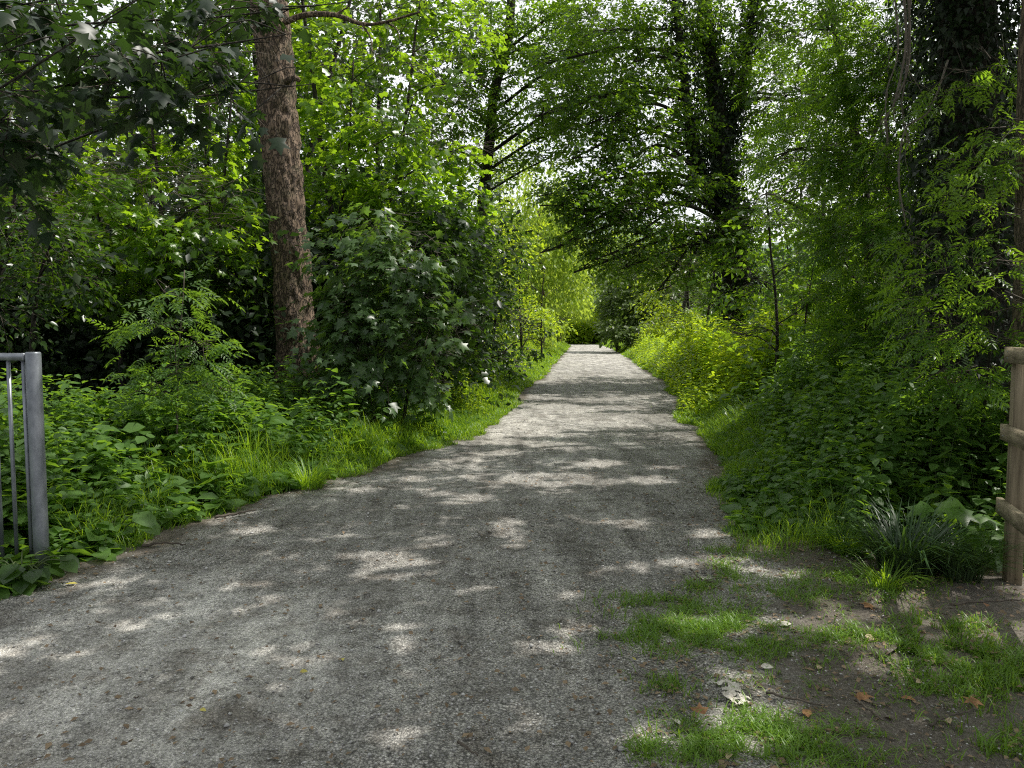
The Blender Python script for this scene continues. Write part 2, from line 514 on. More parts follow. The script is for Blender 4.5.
def sun_gaps(P, extra=True):
    keep = np.ones(len(P), bool)
    wob = 0.45 + 0.55 * fbm(P, 1.3, 5, 2) + .75 * vnoise(P, 5.5, 6)
    for c, r in LIT:
        v = P - c
        t = v @ SUN
        near = t > max(0.5, r * 0.9)
        pr = np.linalg.norm(v - t[:, None] * SUN, axis=1)
        keep &= ~(near & (pr < r * wob))
    if extra:
        q = P - SUN * (P[:, 2:] / SUN[2])            # where the leaf's shadow falls on the ground
        nz = fbm(q[:, :2], 1.15, 41, 4)
        n2 = fbm(q[:, :2], 3.6, 42, 2)
        keep &= ~(((nz > 0.665) | (n2 > .735)) & (P[:, 2] > 3.0))
    return keep


def dapple(P):
    """Only the small holes, no clearings."""
    q = P - SUN * (P[:, 2:] / SUN[2])
    return fbm(q[:, :2], 1.15, 41, 4) < .68


def above_view(P):
    """High canopy only: more than 25 degrees up from the camera, outside its view."""
    return (P[:, 2] - EYE) > 0.47 * np.maximum(P[:, 1], 0.0) + 0.1


# ------------------------------------------------------------------ trees
def spray_leaves(L, G, C, centre, n_leaf, length, size, droop, tint, tj, flat, twig_r=0.004, twigs=True, rnd=None, tilt=0.0):
    """Sprays: twigs at C pointing away from the cluster centre, each with alternate leaves."""
    r = rnd or rng
    n = len(C)
    a = C - centre
    a[:, 2] *= 0.35
    a = norm(a + r.normal(0, 0.35, (n, 3)) * np.linalg.norm(a, axis=1, keepdims=True).mean() + 1e-6)
    a[:, 2] -= droop * (0.2 + 0.5 * r.random(n))
    a = norm(a)
    up = norm(np.array([0, 0, 1.0]) + r.normal(0, flat, (n, 3)))
    side = norm(np.cross(a, up))
    sp_t = tint + r.normal(0, tj, n)
    len_ = length * (0.6 + 0.7 * r.random(n))
    for k in range(n_leaf):
        t = (k + r.random(n)) / n_leaf
        sgn = 1 if k % 2 else -1
        pos = C + a * (len_ * t)[:, None] + side * (sgn * size * 0.3 * r.random(n))[:, None] + r.normal(0, size * .22, (n, 3))
        pos[:, 2] -= droop * 0.25 * len_ * t * t
        d = norm(a * (0.35 + 0.6 * t)[:, None] + side * (sgn * (1.0 - 0.5 * t))[:, None] + r.normal(0, .25, (n, 3)) - np.array([0, 0, 1]) * droop * (0.3 + .5 * r.random((n, 1))))
        nr = norm(up + r.normal(0, flat, (n, 3)) + tilt * np.stack([a[:, 0], a[:, 1], 0 * t], -1))
        L.add(pos, d, nr, size * (0.55 + 0.65 * r.random(n)), np.clip(sp_t + r.normal(0, .12, n), 0, 1))
    if twigs and G is not None:
        b0 = C - a * (len_ * .35)[:, None]
        b1 = C + a * (len_ * .5)[:, None]; b1[:, 2] -= droop * .06 * len_
        b2 = C + a * len_[:, None]; b2[:, 2] -= droop * .25 * len_
        s = side * twig_r
        u = np.cross(side, a) * twig_r
        V = np.stack([b0 + s, b0 - s * .5 + u, b0 - s * .5 - u, b1 + s * .7, b1 - s * .35 + u * .7, b1 - s * .35 - u * .7, b2], 1)
        F0 = np.array([(0, 1, 4), (0, 4, 3), (1, 2, 5), (1, 5, 4), (2, 0, 3), (2, 3, 5), (3, 4, 6), (4, 5, 6), (5, 3, 6)])
        F = F0[None] + (np.arange(n) * 7)[:, None, None]
        G.add(V.reshape(-1, 3), F.reshape(-1, 3))


def ell_points(c, rad, n, shell=0.55, rnd=None):
    r = rnd or rng
    v = norm(r.normal(0, 1, (n, 3)))
    q = shell + (1 - shell) * r.random(n)
    q = np.where(r.random(n) < 0.3, r.random(n) ** .5, q)
    return np.asarray(c) + v * q[:, None] * np.asarray(rad)


def cl(px, py, d, w, h, dep, n):
    """A leaf cluster seen at (px, py) d metres ahead, w and h pixels half-size, dep metres half-depth, n sprays."""
    s = d / F_PX
    return (at(px, py, d), (w * s, dep, h * s), n)


def tree(name, label, cat, base, stems, clusters, leaf='maple', size=0.12, mat='sycamore', bark='bark_dark', per=9, length=0.42, droop=0.5,
         tint=0.45, tj=0.18, flat=0.35, twigs=True, keep=None, group=None, ivy=None, seg=10, limbs=True, trunk_wob=0.12, limb_r=0.03, crown='crown', seed=None, dens=1.0, limb_k=.008, lift=.5, ring=.16, plates=0.0, tilt=0.0):
    """A tree or shrub: an empty at its foot; trunk (> branch ...), crown, ivy."""
    r = np.random.default_rng(seed if seed is not None else int(abs(base[0]) * 1000 + abs(base[1]) * 77) % 99991)
    base = np.array([base[0], base[1], ground_z(base[0], base[1]) if len(base) < 3 else base[2]], float)
    root = empty(name, base, label, cat, group)
    tg = Geo()
    fine = []
    for st in stems:
        st = np.asarray(st, float)
        p = curve_pts(st[:, :3], max(8, int(np.linalg.norm(st[-1, :3] - st[0, :3]) / ring)))
        rr = np.interp(np.linspace(0, 1, len(p)), np.linspace(0, 1, len(st)), st[:, 3])
        p = p + (fbm(p, 0.8, 3, 2)[:, None] - .5) * 0.10 * np.array([1, 1, 0])
        fine.append((p, rr))
        TV, TF = tube(p, rr, seg, True, trunk_wob, 5)
        if plates:                                             # raised scales of bark
            cen = np.concatenate([np.repeat(p, seg, 0), p[:1], p[-1:]])
            q = fbm(TV * np.array([1, 1, .32]), 17, 31, 3) - .5
            TV = TV + norm(TV - cen + 1e-6) * (np.sign(q) * np.minimum(np.abs(q) * 5, 1) * plates * .5 + q * plates)[:, None]
        tg.add(TV, TF)
    trunk = tg.obj('trunk', M[bark], root, base, True)
    L = Leaves()
    allp = np.concatenate([f[0] for f in fine]); allr = np.concatenate([f[1] for f in fine])
    tw = Geo()
    for (c, rad, n) in clusters:
        c = np.asarray(c, float); rad = np.asarray(rad, float)
        if limbs:
            g = Geo()
            dv = allp - c
            hd = np.linalg.norm(dv[:, :2], axis=1)
            cost = np.linalg.norm(dv, axis=1) + np.abs(dv[:, 2] + lift * hd) * 1.2
            i = int(np.argmin(cost))
            o = allp[i]
            ln = np.linalg.norm(c - o)
            mid = (o + c) / 2 + np.array([0, 0, 0.12 * ln]) + r.normal(0, .06 * ln, 3)
            bp = curve_pts([o, mid, c, c + (c - mid) * .35], max(6, int(ln / .2)))
            r0 = min(allr[i] * .6, limb_r + limb_k * ln)
            g.add(*tube(bp, np.linspace(r0, r0 * .25, len(bp)), 6, True, .15, 9))
            for _ in range(5):
                e = ell_points(c, rad, 1, .7, r)[0]
                k = r.integers(len(bp) // 2, len(bp))
                m2 = (bp[k] + e) / 2 + r.normal(0, .12, 3)
                bb = curve_pts([bp[k], m2, e], 6)
                g.add(*tube(bb, np.linspace(r0 * .4, .004, 6), 4, False))
            g.obj('branch', M[bark], trunk, base, True)
        C = ell_points(c, rad, int(n * dens), .5, r)
        spray_leaves(L, tw, C, c - np.array([0, 0, rad[2] * .3]), per, length, size, droop, tint, tj, flat, twigs=twigs, rnd=r, tilt=tilt)
    kf = keep or sun_gaps
    cr = L.build(crown, leaf, M[mat], root, base, kf)
    if twigs and cr is not None: tw.obj('twigs', M['twig'], cr, base)
    if ivy:
        lo, hi, thick, n, isz = ivy
        IL = Leaves()
        idx = np.where((allp[:, 2] > lo) & (allp[:, 2] < hi))[0]
        if len(idx):
            ii = r.choice(idx, n)
            ang = r.random(n) * 2 * math.pi
            out = np.stack([np.cos(ang), np.sin(ang), np.zeros(n)], -1)
            zz = allp[ii] + r.normal(0, .08, (n, 3))
            th = thick * (0.25 + 0.9 * fbm(zz + out, 1.7, 8, 3) ** 1.2 * 1.5) * r.random(n) ** .5
            pos = zz + out * (allr[ii] + th)[:, None]
            IL.add(pos, norm(out * .25 + np.array([0, 0, -1.0]) + r.normal(0, .4, (n, 3))), norm(out + np.array([0, 0, .45]) + r.normal(0, .35, (n, 3))), isz * (.6 + .7 * r.random(n)), np.clip(r.normal(.45, .22, n), 0, 1))
            IL.build('ivy', 'ivy', M['ivy'], trunk, base)
    return root


# ------------------------------------------------------------------ ground and path
_ly = np.array([-30, 0, 3.0, 4.36, 5.2, 6.24, 7.4, 8.9, 11.4, 17.1, 26.6, 42.8, 60, 75, 90, 110, 140])
_lx = np.array([-12, -6.0, -3.9, -2.95, -2.5, -2.32, -1.93, -1.29, -0.62, 0.18, 1.14, 2.66, 4.3, 5.6, 5.6, 2.0, -8])
_ry = np.array([-30, 0, 2.7, 3.4, 4.2, 5.2, 6.3, 8, 10.9, 15, 21.8, 40, 60, 75, 90, 110, 140])
_rx = np.array([4, 1.6, 0.75, 0.8, 1.0, 1.6, 1.85, 2.15, 2.65, 3.4, 4.3, 6.1, 7.9, 8.9, 9.0, 6, -4])


def left_edge(y): return np.interp(y, _ly, _lx)
def right_edge(y): return np.interp(y, _ry, _rx)


def ground_z(x, y):
    x = np.asarray(x, float); y = np.asarray(y, float)
    P = np.stack([x, y], -1)
    sl = left_edge(y) - x
    sr = x - right_edge(y)
    bank_r = smooth(5.5, 9, y)
    z = 0.30 * smooth(0.25, 3.2, sl) + 0.5 * smooth(4, 14, sl) + (0.30 * smooth(0.2, 2.6, sr) + 0.3 * smooth(3, 12, sr)) * bank_r
    out = smooth(0, 0.6, np.maximum(sl, sr))
    z = z + out * (fbm(P, 0.9, 2, 3) - .5) * 0.14 + (fbm(P, 3.2, 4, 2) - .5) * 0.02
    far = smooth(120, 170, np.hypot(x, y - 40))
    return z * (1 - far)


def axis(pieces):
    o = []
    for a, b, s in pieces: o.append(np.arange(a, b, s))
    o.append([pieces[-1][1]])
    return np.concatenate(o)


def build_ground():
    xs = axis([(-900, -100, 80), (-100, -20, 4), (-20, -6, .5), (-6, 6, .1), (6, 20, .5), (20, 100, 4), (100, 900, 80)])
    ys = axis([(-300, -20, 40), (-20, 1, 1), (1, 12, .1), (12, 30, .25), (30, 100, 1.5), (100, 200, 10), (200, 1600, 100)])
    X, Y = np.meshgrid(xs, ys)
    Z = ground_z(X, Y)
    inside = smooth(.15, -.2, left_edge(Y) - X) * smooth(.15, -.2, X - right_edge(Y)) * (Y > -6)
    Z = Z - .06 * inside
    V = np.stack([X, Y, Z], -1).reshape(-1, 3)
    w = len(xs)
    i = (np.arange(len(ys) - 1)[:, None] * w + np.arange(w - 1)[None]).reshape(-1)
    F = np.stack([i, i + 1, i + 1 + w, i + w], -1)
    sl = left_edge(Y) - X; sr = X - right_edge(Y)
    veg = np.maximum(smooth(.2, .9, sl), smooth(.2, .9, sr) * smooth(5.2, 7, Y))
    o = mesh_obj('ground', V, F, ground_mat(), None, (0, 0, 0), {'tint': veg.ravel()}, True)
    tag(o, 'brown leaf-strewn soil under the undergrowth beside the path', 'ground', kind='structure')
    # the gravel path
    vs = axis([(-8, 1.5, .4), (1.5, 11, .05), (11, 25, .15), (25, 125, .8)])
    us = np.linspace(0, 1, 71)
    U, Yp = np.meshgrid(us, vs)
    P1 = np.stack([np.zeros_like(vs), vs], -1)
    wl = (fbm(P1, 1.3, 12, 4) - .5) * .7
    wr = (fbm(P1 + 50, 1.3, 13, 4) - .5) * .7
    spread = 0.35 + .55 * (1 - smooth(4.5, 6.5, vs))            # beside the start the gravel thins out into the soil
    xl = left_edge(vs) - .25 + wl
    xr = right_edge(vs) + spread + wr
    Xp = xl[:, None] * (1 - U) + xr[:, None] * U
    Zp = ground_z(Xp, Yp) + 0.022
    rut = np.exp(-((U - .3) / .09) ** 2) + np.exp(-((U - .68) / .09) ** 2)
    Zp = Zp - .012 * rut + (fbm(np.stack([Xp, Yp], -1), 7, 21, 3) - .5) * .022
    edge = np.maximum(smooth(.75, 0.05, Xp - xl[:, None]), smooth(spread[:, None] + .35, .10, xr[:, None] - Xp))
    edge = np.maximum(edge, 0)
    dust_pale = np.exp(-((Xp + 1.7) / 1.0) ** 2 - ((Yp - 3.5) / 1.1) ** 2) * 1.5 + .9 * np.exp(-((Xp + .3) / 2.2) ** 2 - ((Yp - 12.5) / 4) ** 2) + .5 * smooth(20, 40, Yp)  # dusty patch near left; paler gravel mid-path and farther on
    w = len(us)
    i = (np.arange(len(vs) - 1)[:, None] * w + np.arange(w - 1)[None]).reshape(-1)
    o = mesh_obj('path', np.stack([Xp, Yp, Zp], -1), np.stack([i, i + 1, i + 1 + w, i + w], -1), path_mat(), None, (0, 0, 0), {'tint': edge.ravel(), 'dust_pale': dust_pale.ravel()}, True)
    tag(o, 'grey gravel path running straight into the wood', 'path', kind='structure')
    # far wooded hill seen through the gaps, distance haze mixed into its colour
    xs = np.linspace(-500, 700, 90); ts = np.linspace(0, 1, 14)
    X, T = np.meshgrid(xs, ts)
    ridge = 40 + 45 * fbm(np.stack([xs, xs * 0], -1), .004, 6, 3)
    Yh = 330 + T * 160
    Zh = -2 + ridge[None] * smooth(0, 1, T) + fbm(np.stack([X, Yh], -1), .05, 7, 3) * 12 * smooth(0, .3, T)
    w = len(xs)
    i = (np.arange(len(ts) - 1)[:, None] * w + np.arange(w - 1)[None]).reshape(-1)
    o = mesh_obj('hill', np.stack([X, Yh, Zh], -1), np.stack([i, i + 1, i + 1 + w, i + w], -1), simple_mat('haze_tinted_hill', (0.09, 0.13, 0.10), (0.17, 0.22, 0.18), .15, 1, 0), None, (0, 0, 0), {'tint': np.zeros(X.size)}, True)
    tag(o, 'haze-tinted wooded hillside beyond the trees', 'hill', kind='structure')


# ------------------------------------------------------------------ sunlit places
for a in [(470, 432, 11.5, 1.0), (530, 425, 12.3, 1.3), (590, 420, 13, 1.3), (650, 418, 13.2, .9), (500, 445, 10.6, .35), (560, 408, 14.8, .8), (620, 405, 15.2, .5), (505, 412, 14, .8),
          (455, 462, 9.1, .22), (600, 465, 8.9, .28), (660, 470, 8.6, .2), (560, 448, 10.2, .4), (640, 446, 10.4, .35), (500, 455, 9.6, .25), (520, 480, 8.0, .12), (430, 500, 7.1, .10), (395, 512, 6.7, .08), (415, 480, 7.9, .12), (335, 540, 5.7, .10), (350, 528, 6.0, .08), (300, 545, 5.55, .07), (400, 560, 5.2, .10),
          (268, 607, 4.3, .12), (285, 600, 4.4, .07), (250, 618, 4.15, .06), (390, 752, 2.85, .11), (370, 760, 2.8, .07), (412, 745, 2.9, .06), (640, 572, 4.95, .14), (668, 570, 5.0, .11), (615, 575, 4.9, .08), (588, 580, 4.8, .10), (700, 566, 5.0, .16), (120, 640, 3.9, .10), (60, 668, 3.55, .09), (90, 700, 3.3, .08), (190, 640, 3.85, .06), (30, 655, 3.7, .08), (160, 700, 3.3, .06), (250, 590, 4.6, .1), (480, 600, 4.5, .07), (540, 530, 6, .08),
          (690, 640, 3.9, .22), (640, 770, 2.75, .12), (735, 755, 2.85, .20), (850, 560, 5.2, .25), (960, 650, 3.8, .2), (880, 620, 4.2, .14), (740, 690, 3.3, .12)]:
    lit(*a)
for d in np.arange(28, 80, 3.0):                                   # the far, open part of the path with its verges
    xm = (left_edge(d) + right_edge(d)) / 2
    for off in (-2.6, -1, .8, 2.6): LIT.append((np.array([xm + off, d, .3]), 2.5))
for d in np.arange(19, 47, 2.2):
    for off in (.4, 1.7, 3.0): LIT.append((np.array([right_edge(d) + off, d, .9]), 1.5))
for d in np.arange(15, 30, 2.5): LIT.append((np.array([left_edge(d) - .5, d, .4]), .8))
for a in [(640, 348, 34, 2.0), (665, 345, 28, 2.0), (700, 343, 23.5, 1.3), (690, 350, 25, 1.5), (720, 341, 22, .9),                                             # right verge growth
          (715, 385, 11.2, .6), (735, 370, 11.8, .6), (760, 385, 11, .5), (700, 400, 11.5, .4), (830, 380, 10, .3), (790, 378, 10.5, .3), (880, 380, 10, .25), (712, 425, 10.4, .25),
          (480, 405, 13.2, .35), (500, 392, 16, .5), (530, 375, 21, .7), (545, 360, 27, .8), (420, 440, 10, .25), (385, 455, 9, .2), (350, 470, 8.2, .15),
          (60, 440, 6.8, .35), (140, 430, 7.6, .4), (110, 490, 6.5, .3), (210, 470, 7.4, .35), (250, 430, 8.4, .4), (320, 440, 8.8, .4), (370, 430, 9.6, .4), (430, 420, 10.8, .45), (280, 480, 7.4, .25), (100, 462, 7.0, .28), (275, 400, 9.2, .3), (300, 430, 9, .25), (215, 440, 8, .2), (130, 400, 8.2, .18), (330, 480, 7.8, .15), (170, 520, 6.2, .15), (60, 420, 6.3, .15),
          (390, 235, 10.7, .60), (390, 255, 10.6, .50), (375, 330, 10.7, .25), (425, 300, 10.4, .35), (345, 300, 10.8, .12), (430, 370, 10.6, .14),
          (200, 150, 11, 1.0), (60, 160, 10.5, .9), (380, 60, 13.6, 1.0), (430, 200, 14, .8), (330, 130, 13.5, .8), (800, 250, 11.5, .5), (850, 300, 10, .4), (150, 120, 11, 1.2), (90, 130, 11.5, .8), (210, 130, 12, .8), (120, 180, 11, .8), (200, 190, 11, .7), (400, 100, 13.6, 1.0), (350, 140, 13.4, .8), (440, 160, 14, .7), (330, 40, 14.5, .8), (500, 60, 23, 1.5), (540, 40, 24, 1.5), (840, 60, 10.8, .6), (870, 200, 10.2, .5), (830, 230, 10.6, .5), (790, 110, 12, .6), (110, 220, 11, .45), (60, 260, 9.5, .5), (180, 250, 11, .5), (130, 240, 11, .6), (80, 200, 11, .6), (230, 230, 11.5, .5), (30, 200, 9, .5), (20, 230, 8.7, .25),
          (400, 60, 14, .8), (440, 110, 14, .7), (340, 90, 14, .6), (480, 180, 15, .55), (430, 190, 14, .4), (360, 190, 13.5, .3), (460, 30, 15, .8),
          (490, 195, 16, .35), (520, 280, 27, 1.6), (525, 330, 27, 1.0), (510, 250, 25, 1),
          (300, 225, 11.8, .45), (292, 60, 11.8, .45), (300, 130, 11.8, .25), (308, 280, 11.9, .3),
          (775, 245, 12.2, .5), (760, 220, 12, .3), (800, 285, 12.2, .3), (820, 150, 12, .5), (860, 100, 11, .4), (900, 250, 14, .8), (870, 270, 16, 1.0), (690, 270, 24, 1.4), (660, 250, 25, 1.2),
          (880, 330, 9.8, .3), (700, 60, 17, .6), (620, 30, 18, .8), (905, 340, 9.5, .25), (990, 160, 5.8, .2), (985, 260, 5.9, .18), (830, 330, 11, .25)]:
    lit(*a)
for px, py, d in [(545, 200, 48), (560, 260, 48), (575, 160, 60), (600, 210, 75), (640, 200, 80), (530, 150, 45)]:
    LIT.append((at(px, py, d), 4.5))

build_ground()

# ------------------------------------------------------------------ trees on the left
G = ground_z


def stem(px_pts, d, r0, r1, y_jit=0.0):
    """Trunk through places given as (px, py), from the ground at the first, thickness r0 to r1."""
    P = [at(px, py, d + y_jit * i) for i, (px, py) in enumerate(px_pts)]
    P[0][2] = float(G(P[0][0], P[0][1])) - .12
    rr = np.linspace(r0, r1, len(P))
    return [(*p, q) for p, q in zip(P, rr)]


# the tall tree with the red-brown bark
d0 = 12.0
tp = [(303, 395), (301, 380), (298, 340), (293, 290), (288, 220), (283, 165), (278, 120), (275, 70), (268, 10), (260, -80), (250, -250), (240, -420)]
pts = stem(tp, d0, .33, .24)
rad = [.50, .385, .305, .285, .275, .272, .295, .265, .27, .22, .17, .10]
pts = [(*p[:3], q) for p, q in zip(pts, rad)]
tall = tree('tall_tree', 'tall tree with reddish brown scaly bark leaning left beside the path', 'tree', pts[0][:2], [pts],
            [(np.array([-4.2 + a, 12 + b, 8.6 + c]), (1.7, 1.7, .9), 190) for a, b, c in [(-2, 0, 1), (1.6, .6, .6), (0, 2.2, 1.2), (-.5, -2, 1.6), (2.6, -1, 2.4), (-2.8, 1.5, 3), (.3, .5, 3.6), (2, 2, 4), (-1.5, -1.2, 4.6)]],
            'maple_low', .14, 'sycamore', 'bark', 9, .5, twigs=False, dens=.7, seg=72, trunk_wob=.06, ring=.05, plates=.034, limb_r=.05, keep=lambda P: sun_gaps(P) & above_view(P))
trunk = tall.children[0]
for k, (P, r0, r1) in enumerate([([(285, 22), (305, 15), (335, 15), (362, 24), (385, 22), (420, 12)], .048, .014), ([(268, 12), (262, 2), (250, -14)], .03, .012), ([(283, 83), (294, 78), (299, 80)], .06, .035)]):
    bp = curve_pts([at(px, py, d0 - .12 - .1 * i) for i, (px, py) in enumerate(P)], 26)
    g = Geo(); g.add(*tube(bp, np.linspace(r0, r1, 26), 9, True, .15, 4))
    if k == 0:
        for f, q in ((10, (350, 5)), (15, (372, 60)), (20, (400, 40))):
            e = at(*q, d0 - .6); g.add(*tube(curve_pts([bp[f], (bp[f] + e) / 2 + .05, e], 8), np.linspace(.018, .004, 8), 5, False))
    g.obj('branch', M['bark'], trunk, pts[0][:2] + (float(G(*pts[0][:2])),), True)

# a near maple whose trunk stands beside the view, its boughs hanging in
b = (-6.6, 6.0)
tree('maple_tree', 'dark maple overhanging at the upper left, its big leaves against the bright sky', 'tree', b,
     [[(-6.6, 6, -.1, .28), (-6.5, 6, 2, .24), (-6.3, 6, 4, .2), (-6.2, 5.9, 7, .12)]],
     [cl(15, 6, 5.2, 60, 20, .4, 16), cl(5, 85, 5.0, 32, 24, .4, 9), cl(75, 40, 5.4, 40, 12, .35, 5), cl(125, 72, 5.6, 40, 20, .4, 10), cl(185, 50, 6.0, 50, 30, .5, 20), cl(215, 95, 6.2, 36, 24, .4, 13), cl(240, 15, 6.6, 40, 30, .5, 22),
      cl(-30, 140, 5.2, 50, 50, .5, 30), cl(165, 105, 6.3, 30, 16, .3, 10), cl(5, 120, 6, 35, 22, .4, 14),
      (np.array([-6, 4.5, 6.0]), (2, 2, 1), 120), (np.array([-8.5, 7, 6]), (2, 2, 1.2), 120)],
     'maple', .15, 'painted_shade', 'bark_dark', 8, .42, .75, .4, seed=3, limb_r=.006, limb_k=.002)

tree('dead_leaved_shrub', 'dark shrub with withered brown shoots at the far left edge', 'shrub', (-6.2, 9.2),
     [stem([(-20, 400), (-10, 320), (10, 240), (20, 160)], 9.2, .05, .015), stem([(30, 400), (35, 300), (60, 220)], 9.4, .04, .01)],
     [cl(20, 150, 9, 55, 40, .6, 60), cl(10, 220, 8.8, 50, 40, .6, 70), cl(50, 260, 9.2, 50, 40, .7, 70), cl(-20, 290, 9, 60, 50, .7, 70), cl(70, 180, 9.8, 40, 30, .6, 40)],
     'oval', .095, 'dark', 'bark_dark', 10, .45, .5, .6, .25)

tree('sycamore_sapling', 'bright leafy young sycamore standing left of the tall red-barked trunk', 'tree', (-5.2, 11.6),
     [stem([(165, 400), (168, 300), (160, 200), (150, 110)], 11.6, .06, .015), stem([(120, 400), (118, 300), (95, 200)], 11.9, .05, .012), stem([(215, 400), (212, 300), (225, 180), (232, 70)], 12.2, .05, .012)],
     [cl(110, 120, 11.2, 55, 28, .8, 60), cl(165, 115, 11.4, 55, 30, .8, 70), cl(205, 140, 12, 45, 30, .8, 50), cl(90, 170, 11.5, 50, 30, .8, 60), cl(150, 175, 11, 60, 26, .8, 70), cl(215, 200, 11.2, 45, 30, .8, 55),
      cl(120, 225, 11.3, 60, 28, .8, 70), cl(190, 245, 11.6, 60, 26, .8, 60), cl(90, 275, 11.8, 60, 30, .8, 60), cl(225, 60, 13, 45, 40, 1, 50), cl(60, 110, 12.2, 40, 30, .8, 35), cl(235, 290, 12.6, 40, 30, .7, 35), cl(160, 290, 12, 60, 25, .8, 50), cl(190, 70, 12.6, 40, 25, .8, 35)],
     'maple', .145, 'sycamore', 'bark_dark', 9, .42, .45, .58, .25, dens=1.25, tilt=.35, seed=21)

tree('hazel_tree', 'sunlit leafy tree with thin leaning stems right of the tall red-barked trunk', 'tree', (-3.1, 14.6),
     [stem([(352, 400), (338, 260), (322, 150), (310, 60), (300, -40)], 14.6, .07, .025), stem([(376, 400), (385, 250), (405, 120), (420, 10)], 15, .05, .02), stem([(335, 400), (330, 280), (345, 180), (352, 60)], 14.2, .04, .015)],
     [cl(340, 60, 14.2, 40, 30, .9, 65), cl(395, 50, 14, 45, 30, .9, 80), cl(440, 85, 14, 45, 30, .9, 80), cl(350, 115, 13.6, 40, 26, .8, 65), cl(405, 135, 13.8, 50, 26, .8, 75), cl(455, 150, 14.6, 40, 26, .8, 60), cl(345, 175, 13.5, 35, 25, .8, 50), cl(400, 195, 13.6, 45, 26, .8, 65),
      cl(340, 235, 14.5, 40, 28, .8, 55), cl(450, 205, 15, 40, 25, .8, 50), cl(400, 245, 15, 50, 25, .8, 50), cl(460, 30, 15, 40, 30, .9, 55), cl(330, 10, 15, 40, 26, .9, 50), cl(420, 0, 15.5, 60, 30, .9, 65), cl(325, 300, 14.8, 35, 30, .8, 40), cl(380, 5, 15.5, 50, 24, .9, 50), cl(310, 60, 16, 34, 36, .9, 46), cl(440, -10, 16, 50, 30, .9, 50)],
     'maple_low', .14, 'sycamore', 'bark_dark', 9, .42, .4, .55, .25, dens=1.3, tilt=.35, seed=22)

tree('sycamore_shrub', 'glossy sycamore shrub with painted pale glints between trunk and path', 'shrub', (-1.75, 10.9),
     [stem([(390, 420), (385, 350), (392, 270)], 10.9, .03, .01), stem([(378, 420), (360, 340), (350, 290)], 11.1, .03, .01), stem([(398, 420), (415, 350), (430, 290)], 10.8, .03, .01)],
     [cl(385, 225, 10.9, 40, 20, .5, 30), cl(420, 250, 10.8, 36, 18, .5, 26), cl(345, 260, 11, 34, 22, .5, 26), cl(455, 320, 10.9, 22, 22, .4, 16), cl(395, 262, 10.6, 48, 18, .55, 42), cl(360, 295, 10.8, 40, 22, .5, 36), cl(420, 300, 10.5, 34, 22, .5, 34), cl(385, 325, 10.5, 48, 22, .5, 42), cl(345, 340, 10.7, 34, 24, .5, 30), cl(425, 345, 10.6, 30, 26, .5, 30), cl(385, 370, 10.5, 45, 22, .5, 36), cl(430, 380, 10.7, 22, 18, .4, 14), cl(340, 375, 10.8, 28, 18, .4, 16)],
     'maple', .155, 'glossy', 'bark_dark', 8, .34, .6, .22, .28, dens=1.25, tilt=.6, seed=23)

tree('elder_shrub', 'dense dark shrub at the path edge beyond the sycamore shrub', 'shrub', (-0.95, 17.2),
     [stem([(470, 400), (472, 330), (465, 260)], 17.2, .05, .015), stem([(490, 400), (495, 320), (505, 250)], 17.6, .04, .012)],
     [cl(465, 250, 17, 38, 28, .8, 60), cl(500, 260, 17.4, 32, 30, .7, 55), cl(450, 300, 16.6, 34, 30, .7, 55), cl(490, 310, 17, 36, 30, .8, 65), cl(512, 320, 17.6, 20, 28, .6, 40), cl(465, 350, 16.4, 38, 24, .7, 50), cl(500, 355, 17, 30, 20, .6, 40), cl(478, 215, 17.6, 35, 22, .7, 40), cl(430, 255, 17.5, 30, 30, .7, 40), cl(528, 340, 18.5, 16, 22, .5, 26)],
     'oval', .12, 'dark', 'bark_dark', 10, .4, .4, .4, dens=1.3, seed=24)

tree('slender_tree', 'slender dark-stemmed tree with branches arching over the path', 'tree', at(480, 350, 24)[:2],
     [stem([(476, 380), (479, 300), (480, 235), (487, 170), (494, 100), (510, 20), (515, -120)], 24, .24, .11), stem([(489, 160), (512, 140), (545, 150), (590, 178)], 24, .08, .02), stem([(488, 165), (505, 176), (535, 172), (560, 178)], 23.8, .06, .02)][:1],
     [cl(470, 110, 23.5, 34, 26, 1.2, 70), cl(515, 75, 24, 40, 28, 1.3, 90), cl(550, 40, 24.5, 40, 28, 1.4, 85), cl(480, 40, 23.5, 40, 30, 1.4, 85), cl(520, 125, 23.5, 32, 18, 1.0, 50), cl(565, 95, 23.5, 28, 20, 1.0, 42), cl(520, 0, 24, 60, 26, 1.5, 90), cl(585, 10, 24, 40, 26, 1.2, 55), cl(545, 160, 23.6, 30, 9, .7, 20), cl(590, 60, 23.8, 34, 26, 1.1, 60), cl(560, 130, 23.4, 26, 14, .9, 32), cl(620, 90, 24, 26, 22, 1, 44), cl(500, 170, 24, 26, 16, .8, 34), cl(450, 70, 24, 34, 30, 1.2, 60), cl(440, 150, 24.5, 34, 30, 1.2, 60)],
     'oval', .14, 'elm', 'bark_dark', 10, .5, .35, .55, dens=2.6, limb_r=.03, seed=25, keep=dapple)

tree('sunlit_bush', 'bright yellow-green bush in full sun on the left path edge', 'shrub', (0.35, 26.5),
     [stem([(522, 370), (520, 300), (522, 240)], 26.5, .05, .015)],
     [cl(520, 250, 26.5, 24, 22, 1, 60), cl(508, 285, 26, 24, 24, 1, 60), cl(532, 285, 27, 20, 24, 1, 60), cl(520, 320, 26.5, 28, 20, 1, 70), cl(538, 325, 28, 16, 16, .8, 36), cl(505, 215, 27, 26, 22, 1, 50)],
     'oval', .12, 'lime', 'bark_dark', 10, .45, .4, .55, seed=26, twigs=False)

